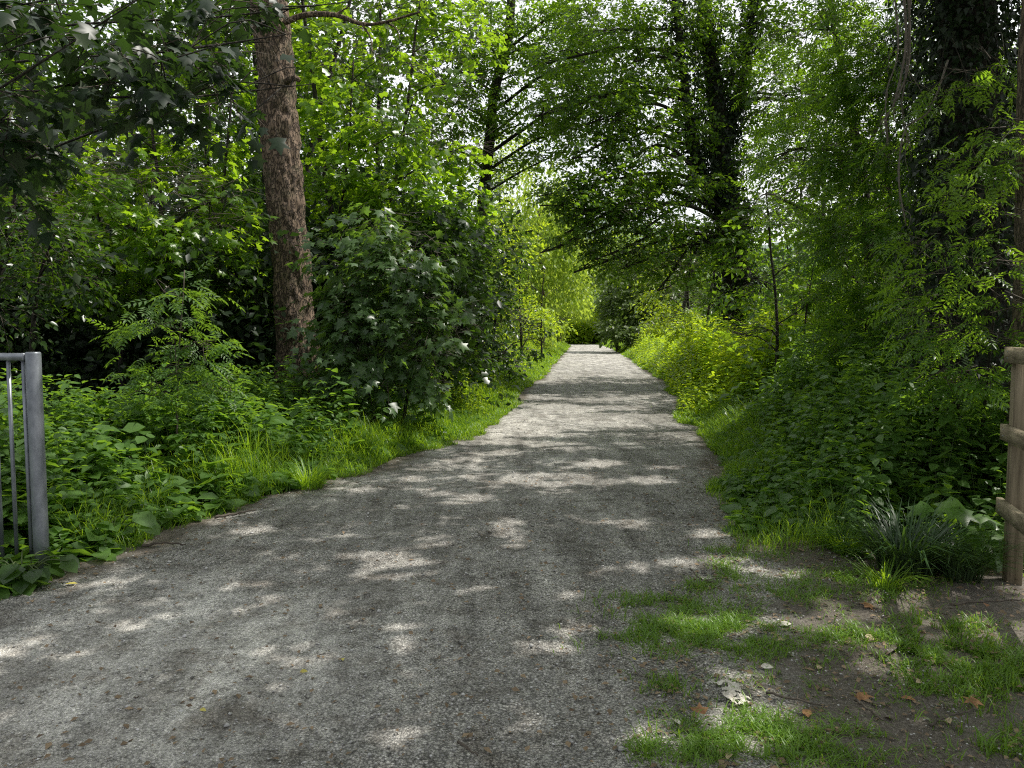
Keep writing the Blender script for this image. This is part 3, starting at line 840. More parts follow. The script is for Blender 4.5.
tree('hazel_shrub', 'dark leafy shrub forming a wall between the sycamore shrub and the slender tree', 'shrub', (-1.5, 13.6),
     [stem([(425, 400), (420, 320), (430, 230)], 13.6, .04, .012), stem([(440, 400), (452, 300), (460, 220)], 13.9, .035, .012)],
     [cl(420, 225, 13.6, 40, 24, .7, 50), cl(455, 240, 13.8, 34, 26, .7, 46), cl(430, 275, 13.3, 40, 26, .7, 54), cl(465, 290, 13.7, 28, 26, .6, 40), cl(440, 325, 13.2, 36, 26, .6, 48), cl(465, 350, 13.5, 26, 24, .6, 36), cl(400, 235, 14, 30, 24, .7, 36)],
     'maple_low', .135, 'dark', 'bark_dark', 9, .4, .5, .4, .2, tilt=.4, seed=28)
tree('lime_bush', 'yellow-green sunlit bush spreading below the willow beside the path', 'shrub', (1.35, 34),
     [stem([(542, 350), (541, 310), (545, 270)], 34, .05, .015)],
     [cl(545, 260, 34, 22, 20, 1, 60), cl(530, 285, 33.5, 20, 20, 1, 56), cl(555, 290, 35, 20, 20, 1, 56), cl(545, 315, 33.5, 24, 16, 1, 60), cl(562, 320, 36, 14, 14, .8, 36), cl(530, 240, 35, 24, 18, 1, 50)],
     'diamond', .19, 'lime', 'bark_dark', 10, .5, .4, .6, twigs=False, seed=29)

# ------------------------------------------------------------------ trees at the end of the path
def willow(px, d, top, label, seed, half):
    r = np.random.default_rng(seed)
    x = at(px, 340, d)[0]
    zt = at(px, top, d)[2]
    w = half * d / F_PX
    base = np.array([x, d, float(G(x, d))])
    root = empty('willow_tree', base, label, 'tree')
    g = Geo(); g.add(*tube(curve_pts([base - (0, 0, .1), base + (.1, 0, zt * .3), base + (-.1, 0, zt * .7)], 14), np.linspace(.28, .08, 14), 8, True, .1))
    tr = g.obj('trunk', M['bark_brown'], root, base, True)
    L = Leaves()
    n = 560
    a = r.random(n) * 2 * math.pi
    q = r.random(n) ** .5
    c = np.stack([x + np.cos(a) * q * w, d + np.sin(a) * q * w, zt * (1.0 - .5 * q ** 2) * (1 - .62 * r.random(n) ** 1.5) + r.normal(0, .5, n)], -1)
    ln = zt * (.12 + .32 * r.random(n))
    stt = np.clip(r.normal(.5, .22, n), 0, 1)
    for k in range(34):
        t = (k + r.random(n)) / 34
        pos = c + np.stack([np.cos(a) * .5 * t, np.sin(a) * .5 * t, -ln * t], -1) + r.normal(0, .26, (n, 3))
        L.add(pos, norm(np.stack([r.normal(0, .5, n), r.normal(0, .5, n), -np.ones(n)], -1)), norm(r.normal(0, 1, (n, 3)) + (0, -.3, .3)), (.24 if d < 60 else .3) * (.4 + 1.0 * r.random(n)), np.clip(stt + r.normal(0, .1, n), 0, 1))
    L.build('crown', 'narrow' if d < 40 else 'diamond', M['willow'], root, base, lambda P: (P[:, 2] > 2.6) | ((P[:, 2] > .3) & (P[:, 0] < left_edge(P[:, 1]) - .4)))


willow(540, 46, 150, 'pale yellow-green willow with trailing shoots left of the path end', 31, 46)
willow(559, 72, 175, 'farther pale willow closing the view above the path', 32, 24)
tree('hawthorn_tree', 'round dull dark green tree standing in the distance right of the path', 'tree', (9.3, 54),
     [stem([(628, 345), (628, 320), (630, 270)], 54, .16, .06), stem([(618, 345), (612, 310), (606, 280)], 54, .12, .05)],
     [cl(621, 285, 53, 22, 22, 1.8, 70), cl(649, 275, 54, 26, 24, 2, 80), cl(634, 258, 55, 26, 16, 1.6, 60), cl(664, 300, 53, 20, 20, 1.6, 60), cl(631, 310, 52.5, 26, 18, 1.6, 70), cl(614, 318, 53, 12, 14, 1, 26), cl(631, 330, 51, 26, 12, 1.4, 60), cl(654, 325, 52, 24, 16, 1.4, 60)],
     'oval', .30, 'thorn', 'bark_dark', 11, .8, .4, .4, dens=2.0, twigs=False, seed=33, keep=lambda P: P[:, 2] > .1)
tree('hazel_bush', 'leafy backlit bush behind the tall verge growth left of the ivy-covered trunk', 'shrub', (5.6, 24.5),
     [stem([(690, 370), (688, 300), (685, 240)], 24.5, .06, .02), stem([(700, 370), (710, 300), (720, 250)], 24.8, .05, .02)],
     [cl(670, 255, 24, 34, 22, 1, 60), cl(705, 265, 24.5, 34, 26, 1, 70), cl(680, 295, 24, 34, 22, 1, 66), cl(715, 305, 24.3, 26, 24, 1, 55), cl(690, 325, 23.6, 40, 16, .9, 60), cl(655, 290, 25.5, 22, 24, .8, 40), cl(700, 230, 25, 40, 16, 1, 46)],
     'oval', .13, 'lime', 'bark_dark', 10, .45, .4, .4, dens=2.0, seed=34)
for i, (px, d, top, hw, lab, mt, s) in enumerate([
        (625, 84, 200, 46, 'distant pale green tree rising above the round dark tree', 'lime', 41), (650, 105, 205, 60, 'far leafy tree showing between the round dark tree and the ivy trunk', 'elm', 52), (560, 100, 235, 34, 'last leafy tree behind the willows at the path end', 'elm', 42),
        (590, 98, 296, 34, 'leafy bush closing off the far end of the path', 'lime', 43), (548, 92, 285, 22, 'light green bush left of where the path ends', 'lime', 47), (577, 84, 322, 11, 'tangled low growth where the path bends out of sight', 'lime', 50), (596, 86, 318, 12, 'low light green bush at the bend of the path', 'lime', 51), (615, 90, 292, 16, 'light green bush right of where the path ends', 'lime', 48), (590, 125, 215, 70, 'tall hazy tree farthest away behind the end of the path', 'lime', 49), (690, 70, 215, 42, 'distant light green tree seen left of the ivy trunk', 'lime', 44),  # lime leaves paint sunshine onto the shaded growth at the path end
        (500, 60, 120, 46, 'tall pale tree beyond the slender dark-stemmed tree', 'lime', 45), (650, 58, 312, 22, 'small dark bush at the foot of the round dark tree', 'elm', 46)]):
    zt = at(px, top, d)[2]; x = at(px, 300, d)[0]; w = hw * d / F_PX
    r = np.random.default_rng(s)
    cls = []
    for k in range(16):
        v = norm(r.normal(0, 1, 3)); q = .75 * r.random() ** .4
        c = np.array([x, d, zt * .55]) + v * q * np.array([w, w * .8, zt * .42])
        cls.append((c, (w * .42, w * .42, max(.5, zt * .15)), 34))
    tree('distant_tree' if top < 300 else 'distant_bush', lab, 'tree' if top < 300 else 'shrub', (x, d), [[(x, d, -.1, .25), (x, d, zt * .4, .15), (x, d, zt * .8, .05)]], cls,
         'diamond', .34 if d > 65 else .26, mt, 'bark_dark', 10, 1.0, .4, .55, twigs=False, limbs=False, seed=s, dens=2.2, keep=lambda P: P[:, 2] > .1)

# ------------------------------------------------------------------ trees on the right
d1 = 22.0
ivt = [stem([(745, 372), (742, 330), (736, 270), (730, 215), (722, 170), (716, 100), (706, 20), (700, -120)], d1, .50, .15),
       [(*at(728, 212, d1), .2), (*at(712, 190, d1 - .2), .17), (*at(694, 150, d1 - .5), .14), (*at(684, 80, d1 - .8), .11), (*at(672, -30, d1 - 1), .07)],
       [(*at(722, 150, d1), .13), (*at(740, 90, d1 + .3), .11), (*at(752, 20, d1 + .4), .08), (*at(760, -60, d1 + .4), .05)]]
tree('ivy_clad_tree', 'big forked tree wrapped in dark ivy leaning over the right of the path', 'tree', at(742, 360, d1)[:2], ivt,
     [cl(590, 222, 19.4, 26, 16, .8, 22), cl(640, 262, 19.8, 28, 16, .8, 24), cl(575, 205, 19.2, 22, 14, .8, 16), cl(668, 278, 20, 26, 18, .8, 22), cl(605, 262, 19.6, 20, 12, .7, 12), cl(690, 262, 20.2, 26, 22, .8, 24), cl(740, 255, 19.8, 30, 22, .7, 22), cl(728, 305, 19.8, 26, 18, .7, 14), cl(770, 290, 20, 30, 26, .8, 26), cl(600, 120, 20, 40, 20, 1, 46), cl(640, 135, 20.4, 36, 18, 1, 44), cl(605, 180, 19.6, 44, 14, .9, 44), cl(665, 190, 20.4, 30, 16, .9, 34), cl(630, 205, 19.6, 40, 14, .9, 44), cl(690, 130, 21, 26, 24, .9, 36), cl(715, 235, 21, 34, 20, .9, 40), cl(760, 215, 20.6, 34, 24, .9, 44), cl(560, 110, 20.4, 30, 22, 1, 36), cl(730, 75, 21.2, 30, 24, .9, 36), cl(640, 60, 20.6, 40, 22, 1, 44), cl(570, 190, 19.4, 30, 14, .8, 26),
      cl(610, 30, 20.7, 50, 30, 1.2, 90), cl(670, 25, 21.3, 50, 28, 1.2, 85), cl(740, 25, 22.0, 46, 28, 1.2, 80), cl(800, 30, 22.6, 50, 30, 1.2, 90), cl(600, 95, 20.1, 44, 24, 1.0, 62), cl(650, 100, 20.7, 40, 26, 1.0, 55),
      cl(590, 150, 19.8, 40, 14, .8, 34), cl(640, 165, 20.0, 46, 18, .9, 50), cl(600, 205, 19.3, 46, 16, .8, 48), cl(650, 225, 19.8, 46, 18, .8, 55), cl(780, 95, 22.0, 44, 28, 1.1, 70), cl(770, 165, 21.2, 40, 24, 1, 60), cl(830, 115, 22.6, 44, 30, 1.1, 70), cl(690, 185, 20.7, 30, 14, .8, 26),
      cl(575, 240, 19.3, 30, 10, .6, 16), cl(620, 250, 19.5, 34, 10, .6, 22), cl(560, 60, 20.7, 34, 20, 1, 40), cl(700, 70, 22.4, 40, 26, 1, 48), cl(740, 130, 22.7, 36, 20, 1, 40), cl(690, 240, 20.7, 40, 16, .8, 40)] +
     [(np.array([x, y, z]), (1.6, 1.6, 1.0), 110) for x, y, z in [(3.5, 22, 12.2), (5.5, 21, 13), (7.5, 23, 12.5), (5, 24, 13.5), (9, 21, 12)]],
     'oval', .125, 'elm', 'bark_dark', 10, .42, .45, .45, dens=3.1, limb_k=.004, ivy=(0.2, 11.5, .36, 13000, .11), seg=14, limb_r=.045, seed=51, keep=dapple, lift=-.12)

tree('young_sycamore', 'young sycamore with a few brightly backlit leaves beside the ivy-clad trunk', 'tree', (4.1, 12.4),
     [stem([(775, 400), (778, 320), (770, 240), (765, 190)], 12.4, .03, .01), stem([(800, 400), (806, 320), (815, 260)], 12.5, .025, .008)],
     [cl(770, 225, 12.1, 34, 18, .6, 26), cl(790, 265, 12.2, 36, 20, .6, 30), cl(755, 280, 12.2, 26, 18, .5, 16), cl(800, 310, 12.2, 40, 22, .6, 36), cl(770, 330, 12, 36, 20, .6, 30), cl(830, 290, 12.6, 36, 26, .6, 34), cl(745, 335, 12.6, 24, 20, .5, 18), cl(835, 340, 12, 36, 20, .6, 34)],
     'maple', .125, 'sycamore', 'bark_dark', 8, .38, .45, .6, seed=52)

tree('ash_tree', 'feathery-leaved ash filling the right between the two ivy-covered trunks', 'tree', (5.3, 11.0),
     [stem([(880, 400), (872, 300), (862, 180), (840, 60), (820, -60)], 11.0, .09, .04), stem([(915, 400), (905, 300), (890, 200), (885, 60)], 10.6, .05, .02)],
     [cl(830, 30, 11, 50, 34, .9, 60), cl(885, 40, 10.6, 44, 38, .8, 56), cl(850, 100, 10.8, 48, 32, .9, 60), cl(905, 120, 10.2, 36, 36, .7, 44), cl(820, 165, 11.2, 44, 30, .9, 52), cl(875, 180, 10.4, 46, 30, .8, 56), cl(840, 225, 10.8, 46, 26, .8, 50), cl(915, 205, 9.8, 30, 30, .6, 30),
      cl(890, 245, 10.0, 40, 16, .6, 22), cl(860, 285, 10.4, 50, 22, .7, 46), cl(910, 300, 9.6, 40, 26, .7, 44), cl(870, 335, 9.8, 50, 22, .7, 48), cl(800, 90, 12, 40, 34, .9, 50), cl(785, 200, 12.5, 34, 24, .8, 34), cl(925, 350, 9, 36, 22, .6, 36), cl(880, 70, 10.2, 40, 34, .6, 44), cl(870, 150, 10.2, 36, 30, .6, 44), cl(865, 240, 9.8, 36, 26, .6, 40), cl(800, 150, 11.6, 36, 28, .8, 36)],
     'pinnate', .24, 'ash', 'bark_dark', 6, .45, .5, .5, .25, dens=2.2, seed=53)

d2 = 7.6
tree('ivy_covered_trunk', 'thick trunk smothered in near-black ivy at the right with dry vines hanging', 'tree', at(975, 380, d2)[:2],
     [stem([(978, 430), (975, 300), (972, 180), (968, 60), (962, -60), (950, -300), (940, -500)], d2, .36, .18)],
     [(np.array([x, y, z]), (1.5, 1.5, .9), 95) for x, y, z in [(3, 8, 7.2), (5.5, 9, 7.6), (4, 5.5, 7.2), (6, 6, 8), (2, 10.5, 8.2), (4.2, 7.4, 9), (7, 8, 8.5)]],
     'diamond', .16, 'elm', 'bark_dark', 10, .45, .4, .45, ivy=(0.1, 6.2, .36, 17000, .062), seg=16, twigs=False, dens=1.8, limb_r=.015, limb_k=.004, seed=54, keep=lambda P: sun_gaps(P) & above_view(P))
iv = [o for o in scene.objects if o.name.startswith('ivy_covered_trunk')][0]
ivb = np.array(iv.location)
for k, (P, rr) in enumerate([([(903, -20), (906, 40), (900, 80), (892, 110)], .011), ([(908, -20), (909, 60), (896, 100), (880, 125)], .010), ([(893, -20), (898, 50), (886, 95), (888, 140)], .007), ([(948, 60), (930, 110), (905, 130), (899, 180), (906, 225)], .009), ([(912, -20), (906, 70), (902, 110), (910, 150)], .006)]):
    bp = curve_pts([at(px, py, d2 - .75) for px, py in P], 24)
    g = Geo(); g.add(*tube(bp, np.linspace(rr, rr * .6, 24), 6, True, .2, k))
    for f in (9, 14, 18, 21):
        e = bp[f] + np.array([rng.normal(0, .14), rng.normal(0, .1), -.12 - .2 * rng.random()])
        g.add(*tube(curve_pts([bp[f], (bp[f] + e) / 2 + rng.normal(0, .03, 3), e], 7), np.linspace(rr * .5, .0015, 7), 4, False))
    g.obj('dry_vine', M['vine'], iv, ivb, True)

tree('brown_trunk_tree', 'smooth brown trunk at the right edge rising behind the wooden fence', 'tree', (4.08, 6.1),
     [[(4.08, 6.1, -.1, .15), (4.07, 6.1, 1.6, .125), (4.03, 6.1, 3.2, .115), (4.02, 6.1, 5, .10), (4, 6, 8, .06)]],
     [(np.array([x, y, z]), (1.6, 1.6, .8), 100) for x, y, z in [(2.6, 4.6, 6.2), (4.6, 6.5, 6.6), (3.2, 6.8, 6.6), (5.6, 4.6, 6.6), (4, 3.2, 6.4), (1.8, 6.2, 7), (3.6, 5.2, 7.8), (5.8, 6.6, 8), (2, 3.4, 7.2)]],
     'diamond', .16, 'elm', 'bark_brown', 10, .45, .4, .45, twigs=False, dens=1.8, limb_r=.015, limb_k=.004, seg=16, seed=55, keep=lambda P: sun_gaps(P) & above_view(P))

tree('ash_sapling', 'slim ash sapling spreading leaves in front of the ivy at the right', 'tree', (3.55, 6.3),
     [stem([(975, 470), (985, 380), (995, 280), (1000, 180)], 6.3, .018, .006), stem([(968, 470), (955, 400), (950, 360)], 6.4, .012, .005)],
     [cl(985, 160, 6.1, 30, 16, .3, 9), cl(995, 215, 5.9, 26, 16, .3, 8), cl(975, 270, 6, 36, 14, .35, 10), cl(1000, 300, 5.8, 26, 16, .3, 9), cl(965, 330, 6.1, 40, 16, .35, 14), cl(940, 375, 6.3, 36, 14, .35, 12), cl(985, 375, 6.1, 30, 14, .3, 11), cl(1005, 130, 5.8, 20, 14, .3, 6), cl(945, 90, 6.6, 36, 22, .4, 12), cl(960, 190, 6.5, 34, 20, .4, 12), cl(935, 250, 6.6, 34, 20, .4, 12), cl(925, 310, 6.6, 36, 20, .4, 12), cl(985, 60, 6.4, 30, 20, .4, 8)],
     'pinnate', .18, 'ash', 'bark_dark', 6, .3, .5, .5, .2, seed=56)

tree('shade_tree', 'unseen leafy tree right of the path start, placed to cast the dappled shade', 'tree', (6.8, 2.6),  # stands out of view; crown cut so its shade dapples the path
     [[(6.8, 2.6, -.1, .3), (6.6, 2.7, 3, .24), (6.2, 2.8, 6, .16), (5.8, 3, 9, .08)]],
     [(np.array([x, y, z]), (1.7, 1.7, .8), 105) for x, y, z in [(1.2, 1.6, 6.2), (2.6, 2.6, 6.6), (4.6, 2, 6.8), (3.2, .8, 6.4), (5.6, 3.4, 7.4), (1.4, 3.2, 7), (3.6, 3.8, 7.6), (6.8, 1.6, 7.4), (2.2, .2, 7.2), (.4, 2.4, 6.4), (7.2, 4.2, 7.6), (5, .2, 7.2)]],
     'diamond', .16, 'elm', 'bark_dark', 10, .45, .4, .45, twigs=False, dens=1.8, limb_r=.015, limb_k=.004, seed=57, keep=lambda P: sun_gaps(P) & above_view(P))
tree('shade_tree', 'broad leafy tree on the right bank placed to shade the middle of the path', 'tree', (8.2, 12.6),  # placed for its shade; crown cut open over the sunlit band
     [[(8.2, 12.6, 0, .3), (8, 12.6, 3, .24), (7.4, 12.8, 6, .17), (6.8, 13, 10, .08)]],
     [(np.array([x, y, z]), (1.7, 1.7, .9), 105) for x, y, z in [(4.6, 12, 8.8), (6.6, 11, 8), (6.2, 13.6, 8.6), (8.4, 13, 8.6), (3.6, 13.6, 9.4), (5.2, 15, 9.8), (7.6, 15.4, 9.2), (9.2, 11, 8.6), (7.4, 9.4, 8.2), (5, 9.6, 8), (3.2, 11.6, 8.8), (8.8, 16.6, 9.6), (6.5, 17, 10.4), (9.6, 14.6, 6), (8.6, 10.6, 5), (9.8, 12.4, 4), (8, 14, 4.6)]],
     'diamond', .17, 'elm', 'bark_dark', 10, .5, .4, .45, twigs=False, dens=1.8, limb_r=.008, limb_k=.002, seed=58)


# ------------------------------------------------------------------ the wood behind, one mass on each side
def woodland(name, label, x0, x1, y0, y1, n, seed, zmax, leaf_n=26, mat='elm', size=.17):
    r = np.random.default_rng(seed)
    L, tg = Leaves(), Geo()
    k = 0
    while k < n:
        x, y = r.uniform(x0, x1), r.uniform(y0, y1)
        if left_edge(y) - 2.8 < x < right_edge(y) + 2.8: continue
        k += 1
        h = zmax * r.uniform(.6, 1.1)
        ti = r.uniform(.25, .65)
        if k % 3 == 0:
            tg.add(*tube(curve_pts([(x, y, -.2), (x + r.normal(0, .3), y, h * .4), (x + r.normal(0, .6), y, h * .9)], 8), np.linspace(.14, .03, 8), 6, False))
        for _ in range(9):
            c = np.array([x, y, 0]) + np.array([r.normal(0, 1.1), r.normal(0, 1.1), h * r.uniform(.05, 1.0)])
            spray_leaves(L, None, ell_points(c, (1.1, 1.1, .7), leaf_n, .4, r), c, 8, .6, size, .4, ti, .15, .45, twigs=False, rnd=r)
    o = L.build(name, 'diamond', M[mat], None, (0, 0, 0), dapple if x1 < 4 and y0 > 18 else sun_gaps)
    tag(o, label, 'woodland', kind='stuff')
    if tg.n:
        t = tg.obj(name + '_stems', M['bark_dark'], o)


woodland('thicket', 'leafy brush behind the sycamore shrub and red-barked trunk', -5.5, -2.9, 13.2, 17, 20, 77, 4.0, 26, 'painted_shade', .16)
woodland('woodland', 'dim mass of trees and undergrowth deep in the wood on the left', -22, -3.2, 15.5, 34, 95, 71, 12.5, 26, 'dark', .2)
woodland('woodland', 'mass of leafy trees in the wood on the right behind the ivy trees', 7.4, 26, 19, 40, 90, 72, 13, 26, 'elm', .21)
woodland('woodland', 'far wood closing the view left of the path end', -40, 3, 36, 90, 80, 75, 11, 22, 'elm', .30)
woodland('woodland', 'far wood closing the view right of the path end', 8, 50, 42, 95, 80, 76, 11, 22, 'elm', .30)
woodland('thicket', 'dark thicket low in the wood at the far left', -15, -4.6, 13, 18, 44, 73, 4.5, 26, 'painted_shade', .17)
woodland('thicket', 'leafy thicket behind the right bank growth', 6.4, 16, 11, 19, 40, 74, 5.5, 26, 'elm', .17)


# ------------------------------------------------------------------ undergrowth
def grass_mesh(P, h, w, lean, az, tint, geo):
    n = len(P)
    d = np.stack([np.cos(az), np.sin(az), np.zeros(n)], -1)
    s = np.stack([-np.sin(az), np.cos(az), np.zeros(n)], -1)
    V = []
    for t, ww in ((0, 1.0), (.35, .9), (.7, .6)):
        c = P + d * (lean * h * t * t)[:, None]
        c[:, 2] += h * (t - .28 * lean * t * t)
        V += [c + s * (w * ww / 2)[:, None], c - s * (w * ww / 2)[:, None]]
    c = P + d * (lean * h)[:, None]; c[:, 2] += h * (1 - .42 * lean)
    V.append(c)
    V = np.stack(V, 1)
    F0 = np.array([(0, 1, 3), (0, 3, 2), (2, 3, 5), (2, 5, 4), (4, 5, 6)])
    F = F0[None] + (np.arange(n) * 7)[:, None, None]
    geo.add(V.reshape(-1, 3), F.reshape(-1, 3), np.repeat(tint, 7))


def scatter(n, x0, x1, y0, y1, dens, r):
    """n points, y sampled denser near the camera, kept by probability dens(x, y)."""
    y = y0 * (y1 / y0) ** r.random(n)
    x = r.uniform(x0, x1, n)
    k = r.random(n) < dens(x, y)
    return x[k], y[k]


def verge_grass():
    r = np.random.default_rng(81)
    for side, name, lab in ((-1, 'verge_grass', 'long green grass along the left edge of the path'), (1, 'verge_grass', 'long green grass along the right edge of the path')):
        g = Geo()
        n = 95000
        y = 5.2 * (85 / 5.2) ** (r.random(n) ** .9)
        s = np.abs(r.normal(0, 1, n)) * np.where(y < 14, .55, 1.25) + .02
        wv = (fbm(np.stack([y, y * 0 + side], -1), 1.1, 19, 4) - .5) * np.where(y < 16, .85, .5)
        s = s + wv
        x = left_edge(y) - s if side < 0 else right_edge(y) + s
        s = np.maximum(s, 0)
        clump = fbm(np.stack([x, y], -1), 2.2, 91 + side, 3)
        k = r.random(n) < smooth(.30, .58, clump + .1 * (s < .8))
        if side > 0: k &= (y > 7.2) | (r.random(n) < .3)
        else: k &= (y > 8.5) | (r.random(n) < .4)
        x, y, s, clump = x[k], y[k], s[k], clump[k]
        n = len(x)
        h = (.12 + .32 * smooth(0, .8, s) + .25 * smooth(.8, 2, s) * (y > 12)) * (.55 + .8 * r.random(n)) * (.6 + .9 * clump)
        w = np.maximum(.0045, .0007 * y) * (.8 + 1.3 * r.random(n) ** 2)
        P = np.stack([x, y, ground_z(x, y) - .01], -1)
        grass_mesh(P, h, w, .25 + .75 * r.random(n), r.random(n) * 6.283, np.clip(.30 + 1.1 * (clump - .45) + r.normal(0, .25, n) + .2 * (s < .4), 0, 1), g)
        tag(g.obj(name, M['grass']), lab, 'grass', kind='stuff')


verge_grass()


def weeds(name, label, pts, hs, seed, leaf='nettle', size=.125, mat='nettle', gap=.075, tint=.45):
    r = np.random.default_rng(seed)
    L, g, ST = Leaves(), Geo(), []
    for (x, y), h in zip(pts, hs):
        b = np.array([x, y, float(ground_z(x, y)) - .02])
        lean = r.normal(0, .16, 2)
        nn = max(4, int(h / gap))
        t = (np.arange(nn) + .6) / nn
        p = b + np.stack([lean[0] * h * t ** 1.5, lean[1] * h * t ** 1.5, h * t], -1)
        a0 = r.random() * 6.28
        ti = tint + r.normal(0, .2)
        big = .7 + .75 * r.random()
        for s in (0, 1, 2):
            k = len(p)
            a = a0 + np.arange(k) * 1.57 + s * (3.1416 if s < 2 else 1.2) + r.normal(0, .3, k)
            if s == 2 and r.random() < .4: continue
            d = np.stack([np.cos(a), np.sin(a), .25 - .75 * r.random(k)], -1)
            sz = size * (1.25 - .75 * t) * (.7 + .6 * r.random(k)) * (.7 + .4 * h) * big
            L.add(p + d * .012, norm(d), norm(np.stack([.3 * np.cos(a), .3 * np.sin(a), np.ones(k)], -1) + r.normal(0, .25, (k, 3))), sz, np.clip(ti + .3 * t - .1 + r.normal(0, .12, k), 0, 1))
        ST.append((*b, h, np.linalg.norm(lean), math.atan2(lean[1], lean[0]), .5))
    o = L.build(name, leaf, M[mat], None, (0, 0, 0), None)
    tag(o, label, 'undergrowth', kind='stuff')
    S = np.array(ST)
    grass_mesh(S[:, :3], S[:, 3], np.full(len(S), .007), S[:, 4], S[:, 5], S[:, 6], g)
    g.obj('stalks', M['stalk'], o)


def cover(side, n, y0, y1, smin, smax, seed, hfun):
    r = np.random.default_rng(seed)
    y = y0 * (y1 / y0) ** r.random(n)
    s = smin + (smax - smin) * r.random(n)
    s = s + (fbm(np.stack([y, y * 0 + side], -1), 1.1, 19, 4) - .5) * np.where(y < 16, .85, .5)
    x = left_edge(y) - s if side < 0 else right_edge(y) + s
    s = np.maximum(s, 0)
    c = fbm(np.stack([x, y], -1), 1.1, seed, 3)
    k = r.random(n) < smooth(.22, .5, c)
    x, y, s, c = x[k], y[k], s[k], c[k]
    return np.stack([x, y], -1), hfun(s, y) * (.6 + .5 * r.random(len(x))) * (.6 + .8 * c)


p, h = cover(-1, 1700, 4.9, 13, .18, 3.6, 101, lambda s, y: .16 + .58 * smooth(.1, 1.3, s))
weeds('nettle_bank', 'tall leafy nettles and weeds filling the left bank', p, h, 111)
p, h = cover(-1, 170, 5.6, 11, .5, 2.6, 108, lambda s, y: .95 + 0 * s)
weeds('tall_weeds', 'tall uneven nettle stems standing above the left bank growth', p, h, 118, 'nettle', .13, 'nettle', .085, .65)
p, h = cover(1, 2200, 5.9, 13, .25, 3.8, 102, lambda s, y: .22 + .85 * smooth(.1, 1.5, s))
weeds('nettle_bank', 'dark waist-high nettles and cow parsley covering the right bank', p, h, 112, tint=.5)
p, h = cover(1, 2400, 13, 46, .12, 3.4, 103, lambda s, y: .55 + .95 * smooth(.1, 1.0, s))
weeds('verge_herbs', 'sunlit yellow-green tall herbs on the right verge', p, h, 113, 'diamond', .14, 'lime', .08, .75)
p, h = cover(-1, 1100, 13, 60, .3, 3.0, 104, lambda s, y: .4 + .6 * smooth(.1, 1.2, s))
weeds('verge_herbs', 'mixed herbs and tall grass on the left verge farther along', p, h, 114, 'diamond', .10, 'lime', .08, .5)
p, h = cover(-1, 620, 4.3, 10, .10, 2.8, 105, lambda s, y: .18 + .45 * smooth(.1, 1.3, s))
weeds('broad_weeds', 'low broad-leaved dock and bramble leaves at the foot of the left bank', p, h, 115, 'broad', .22, 'nettle', .095, .6)
p, h = cover(1, 420, 5.6, 10, .1, 2.2, 106, lambda s, y: .16 + .4 * smooth(.1, 1.0, s))
weeds('broad_weeds', 'low broad leaves among the grass at the foot of the right bank', p, h, 116, 'broad', .19, 'nettle', .09, .5)


# ------------------------------------------------------------------ single plants
def umbel_plant(name, label, px, py, d, n_head, spread, seed, group=None):
    r = np.random.default_rng(seed)
    c = at(px, py, d)
    b = np.array([c[0], c[1], float(ground_z(c[0], c[1]))])
    root = empty(name, b, label, 'wild flower', group)
    heads = []
    g, fl = Geo(), Leaves()
    L = Leaves()
    for k in range(n_head):
        tpt = c + r.normal(0, spread, 3) * (1, .6, .7)
        foot = b + r.normal(0, .05, 3) * (1, 1, 0)
        p = curve_pts([foot, (foot + tpt) / 2 + r.normal(0, .03, 3), tpt], 8)
        g.add(*tube(p, np.linspace(.005, .002, 8), 4, False))
        m = 26
        a = r.random(m) * 6.28; q = .055 * r.random(m) ** .5
        fl.add(tpt + np.stack([np.cos(a) * q, np.sin(a) * q, r.normal(.01, .005, m)], -1), np.stack([np.cos(a), np.sin(a), np.zeros(m)], -1), norm(np.array([0, -.2, 1]) + r.normal(0, .3, (m, 3))), .014, .5)
        L.add(p[2:6], norm(r.normal(0, 1, (4, 3)) * (1, 1, .25)), norm(np.array([0, 0, 1]) + r.normal(0, .2, (4, 3))), .17, np.clip(r.normal(.5, .1, 4), 0, 1))
    g.obj('stalk', M['stalk'], root, b)
    fl.build('flower_heads', 'diamond', M['flower'], root, b)
    L.build('leaves', 'pinnate', M['nettle'], root, b)


umbel_plant('cow_parsley', 'sunlit clump of white-flowered cow parsley in the left bank near the railing', 105, 462, 6.9, 16, .10, 1)
umbel_plant('cow_parsley', 'few white flower heads among dark growth left of the wooden fence', 948, 462, 6.4, 6, .12, 2)
umbel_plant('cow_parsley', 'single pale flower stalk in the right bank near the path', 895, 455, 7.6, 3, .07, 3)

tree('rowan_sapling', 'thin upright sapling with layered leaves in the left bank undergrowth', 'sapling', at(176, 440, 7.6)[:2],
     [stem([(177, 470), (178, 420), (180, 350), (186, 270)], 7.6, .014, .005)],
     [cl(180, 295, 7.5, 22, 10, .25, 7), cl(160, 325, 7.5, 30, 9, .25, 9), cl(205, 345, 7.6, 28, 9, .25, 9), cl(170, 365, 7.4, 36, 9, .25, 11), cl(205, 385, 7.5, 26, 9, .25, 9), cl(150, 395, 7.5, 26, 9, .25, 8)],
     'pinnate', .20, 'nettle', 'twig', 5, .25, .4, .5, .2, flat=.25, limb_r=.005, limb_k=.001, dens=1.4, twigs=False, keep=lambda P: P[:, 2] > .2, seed=61)


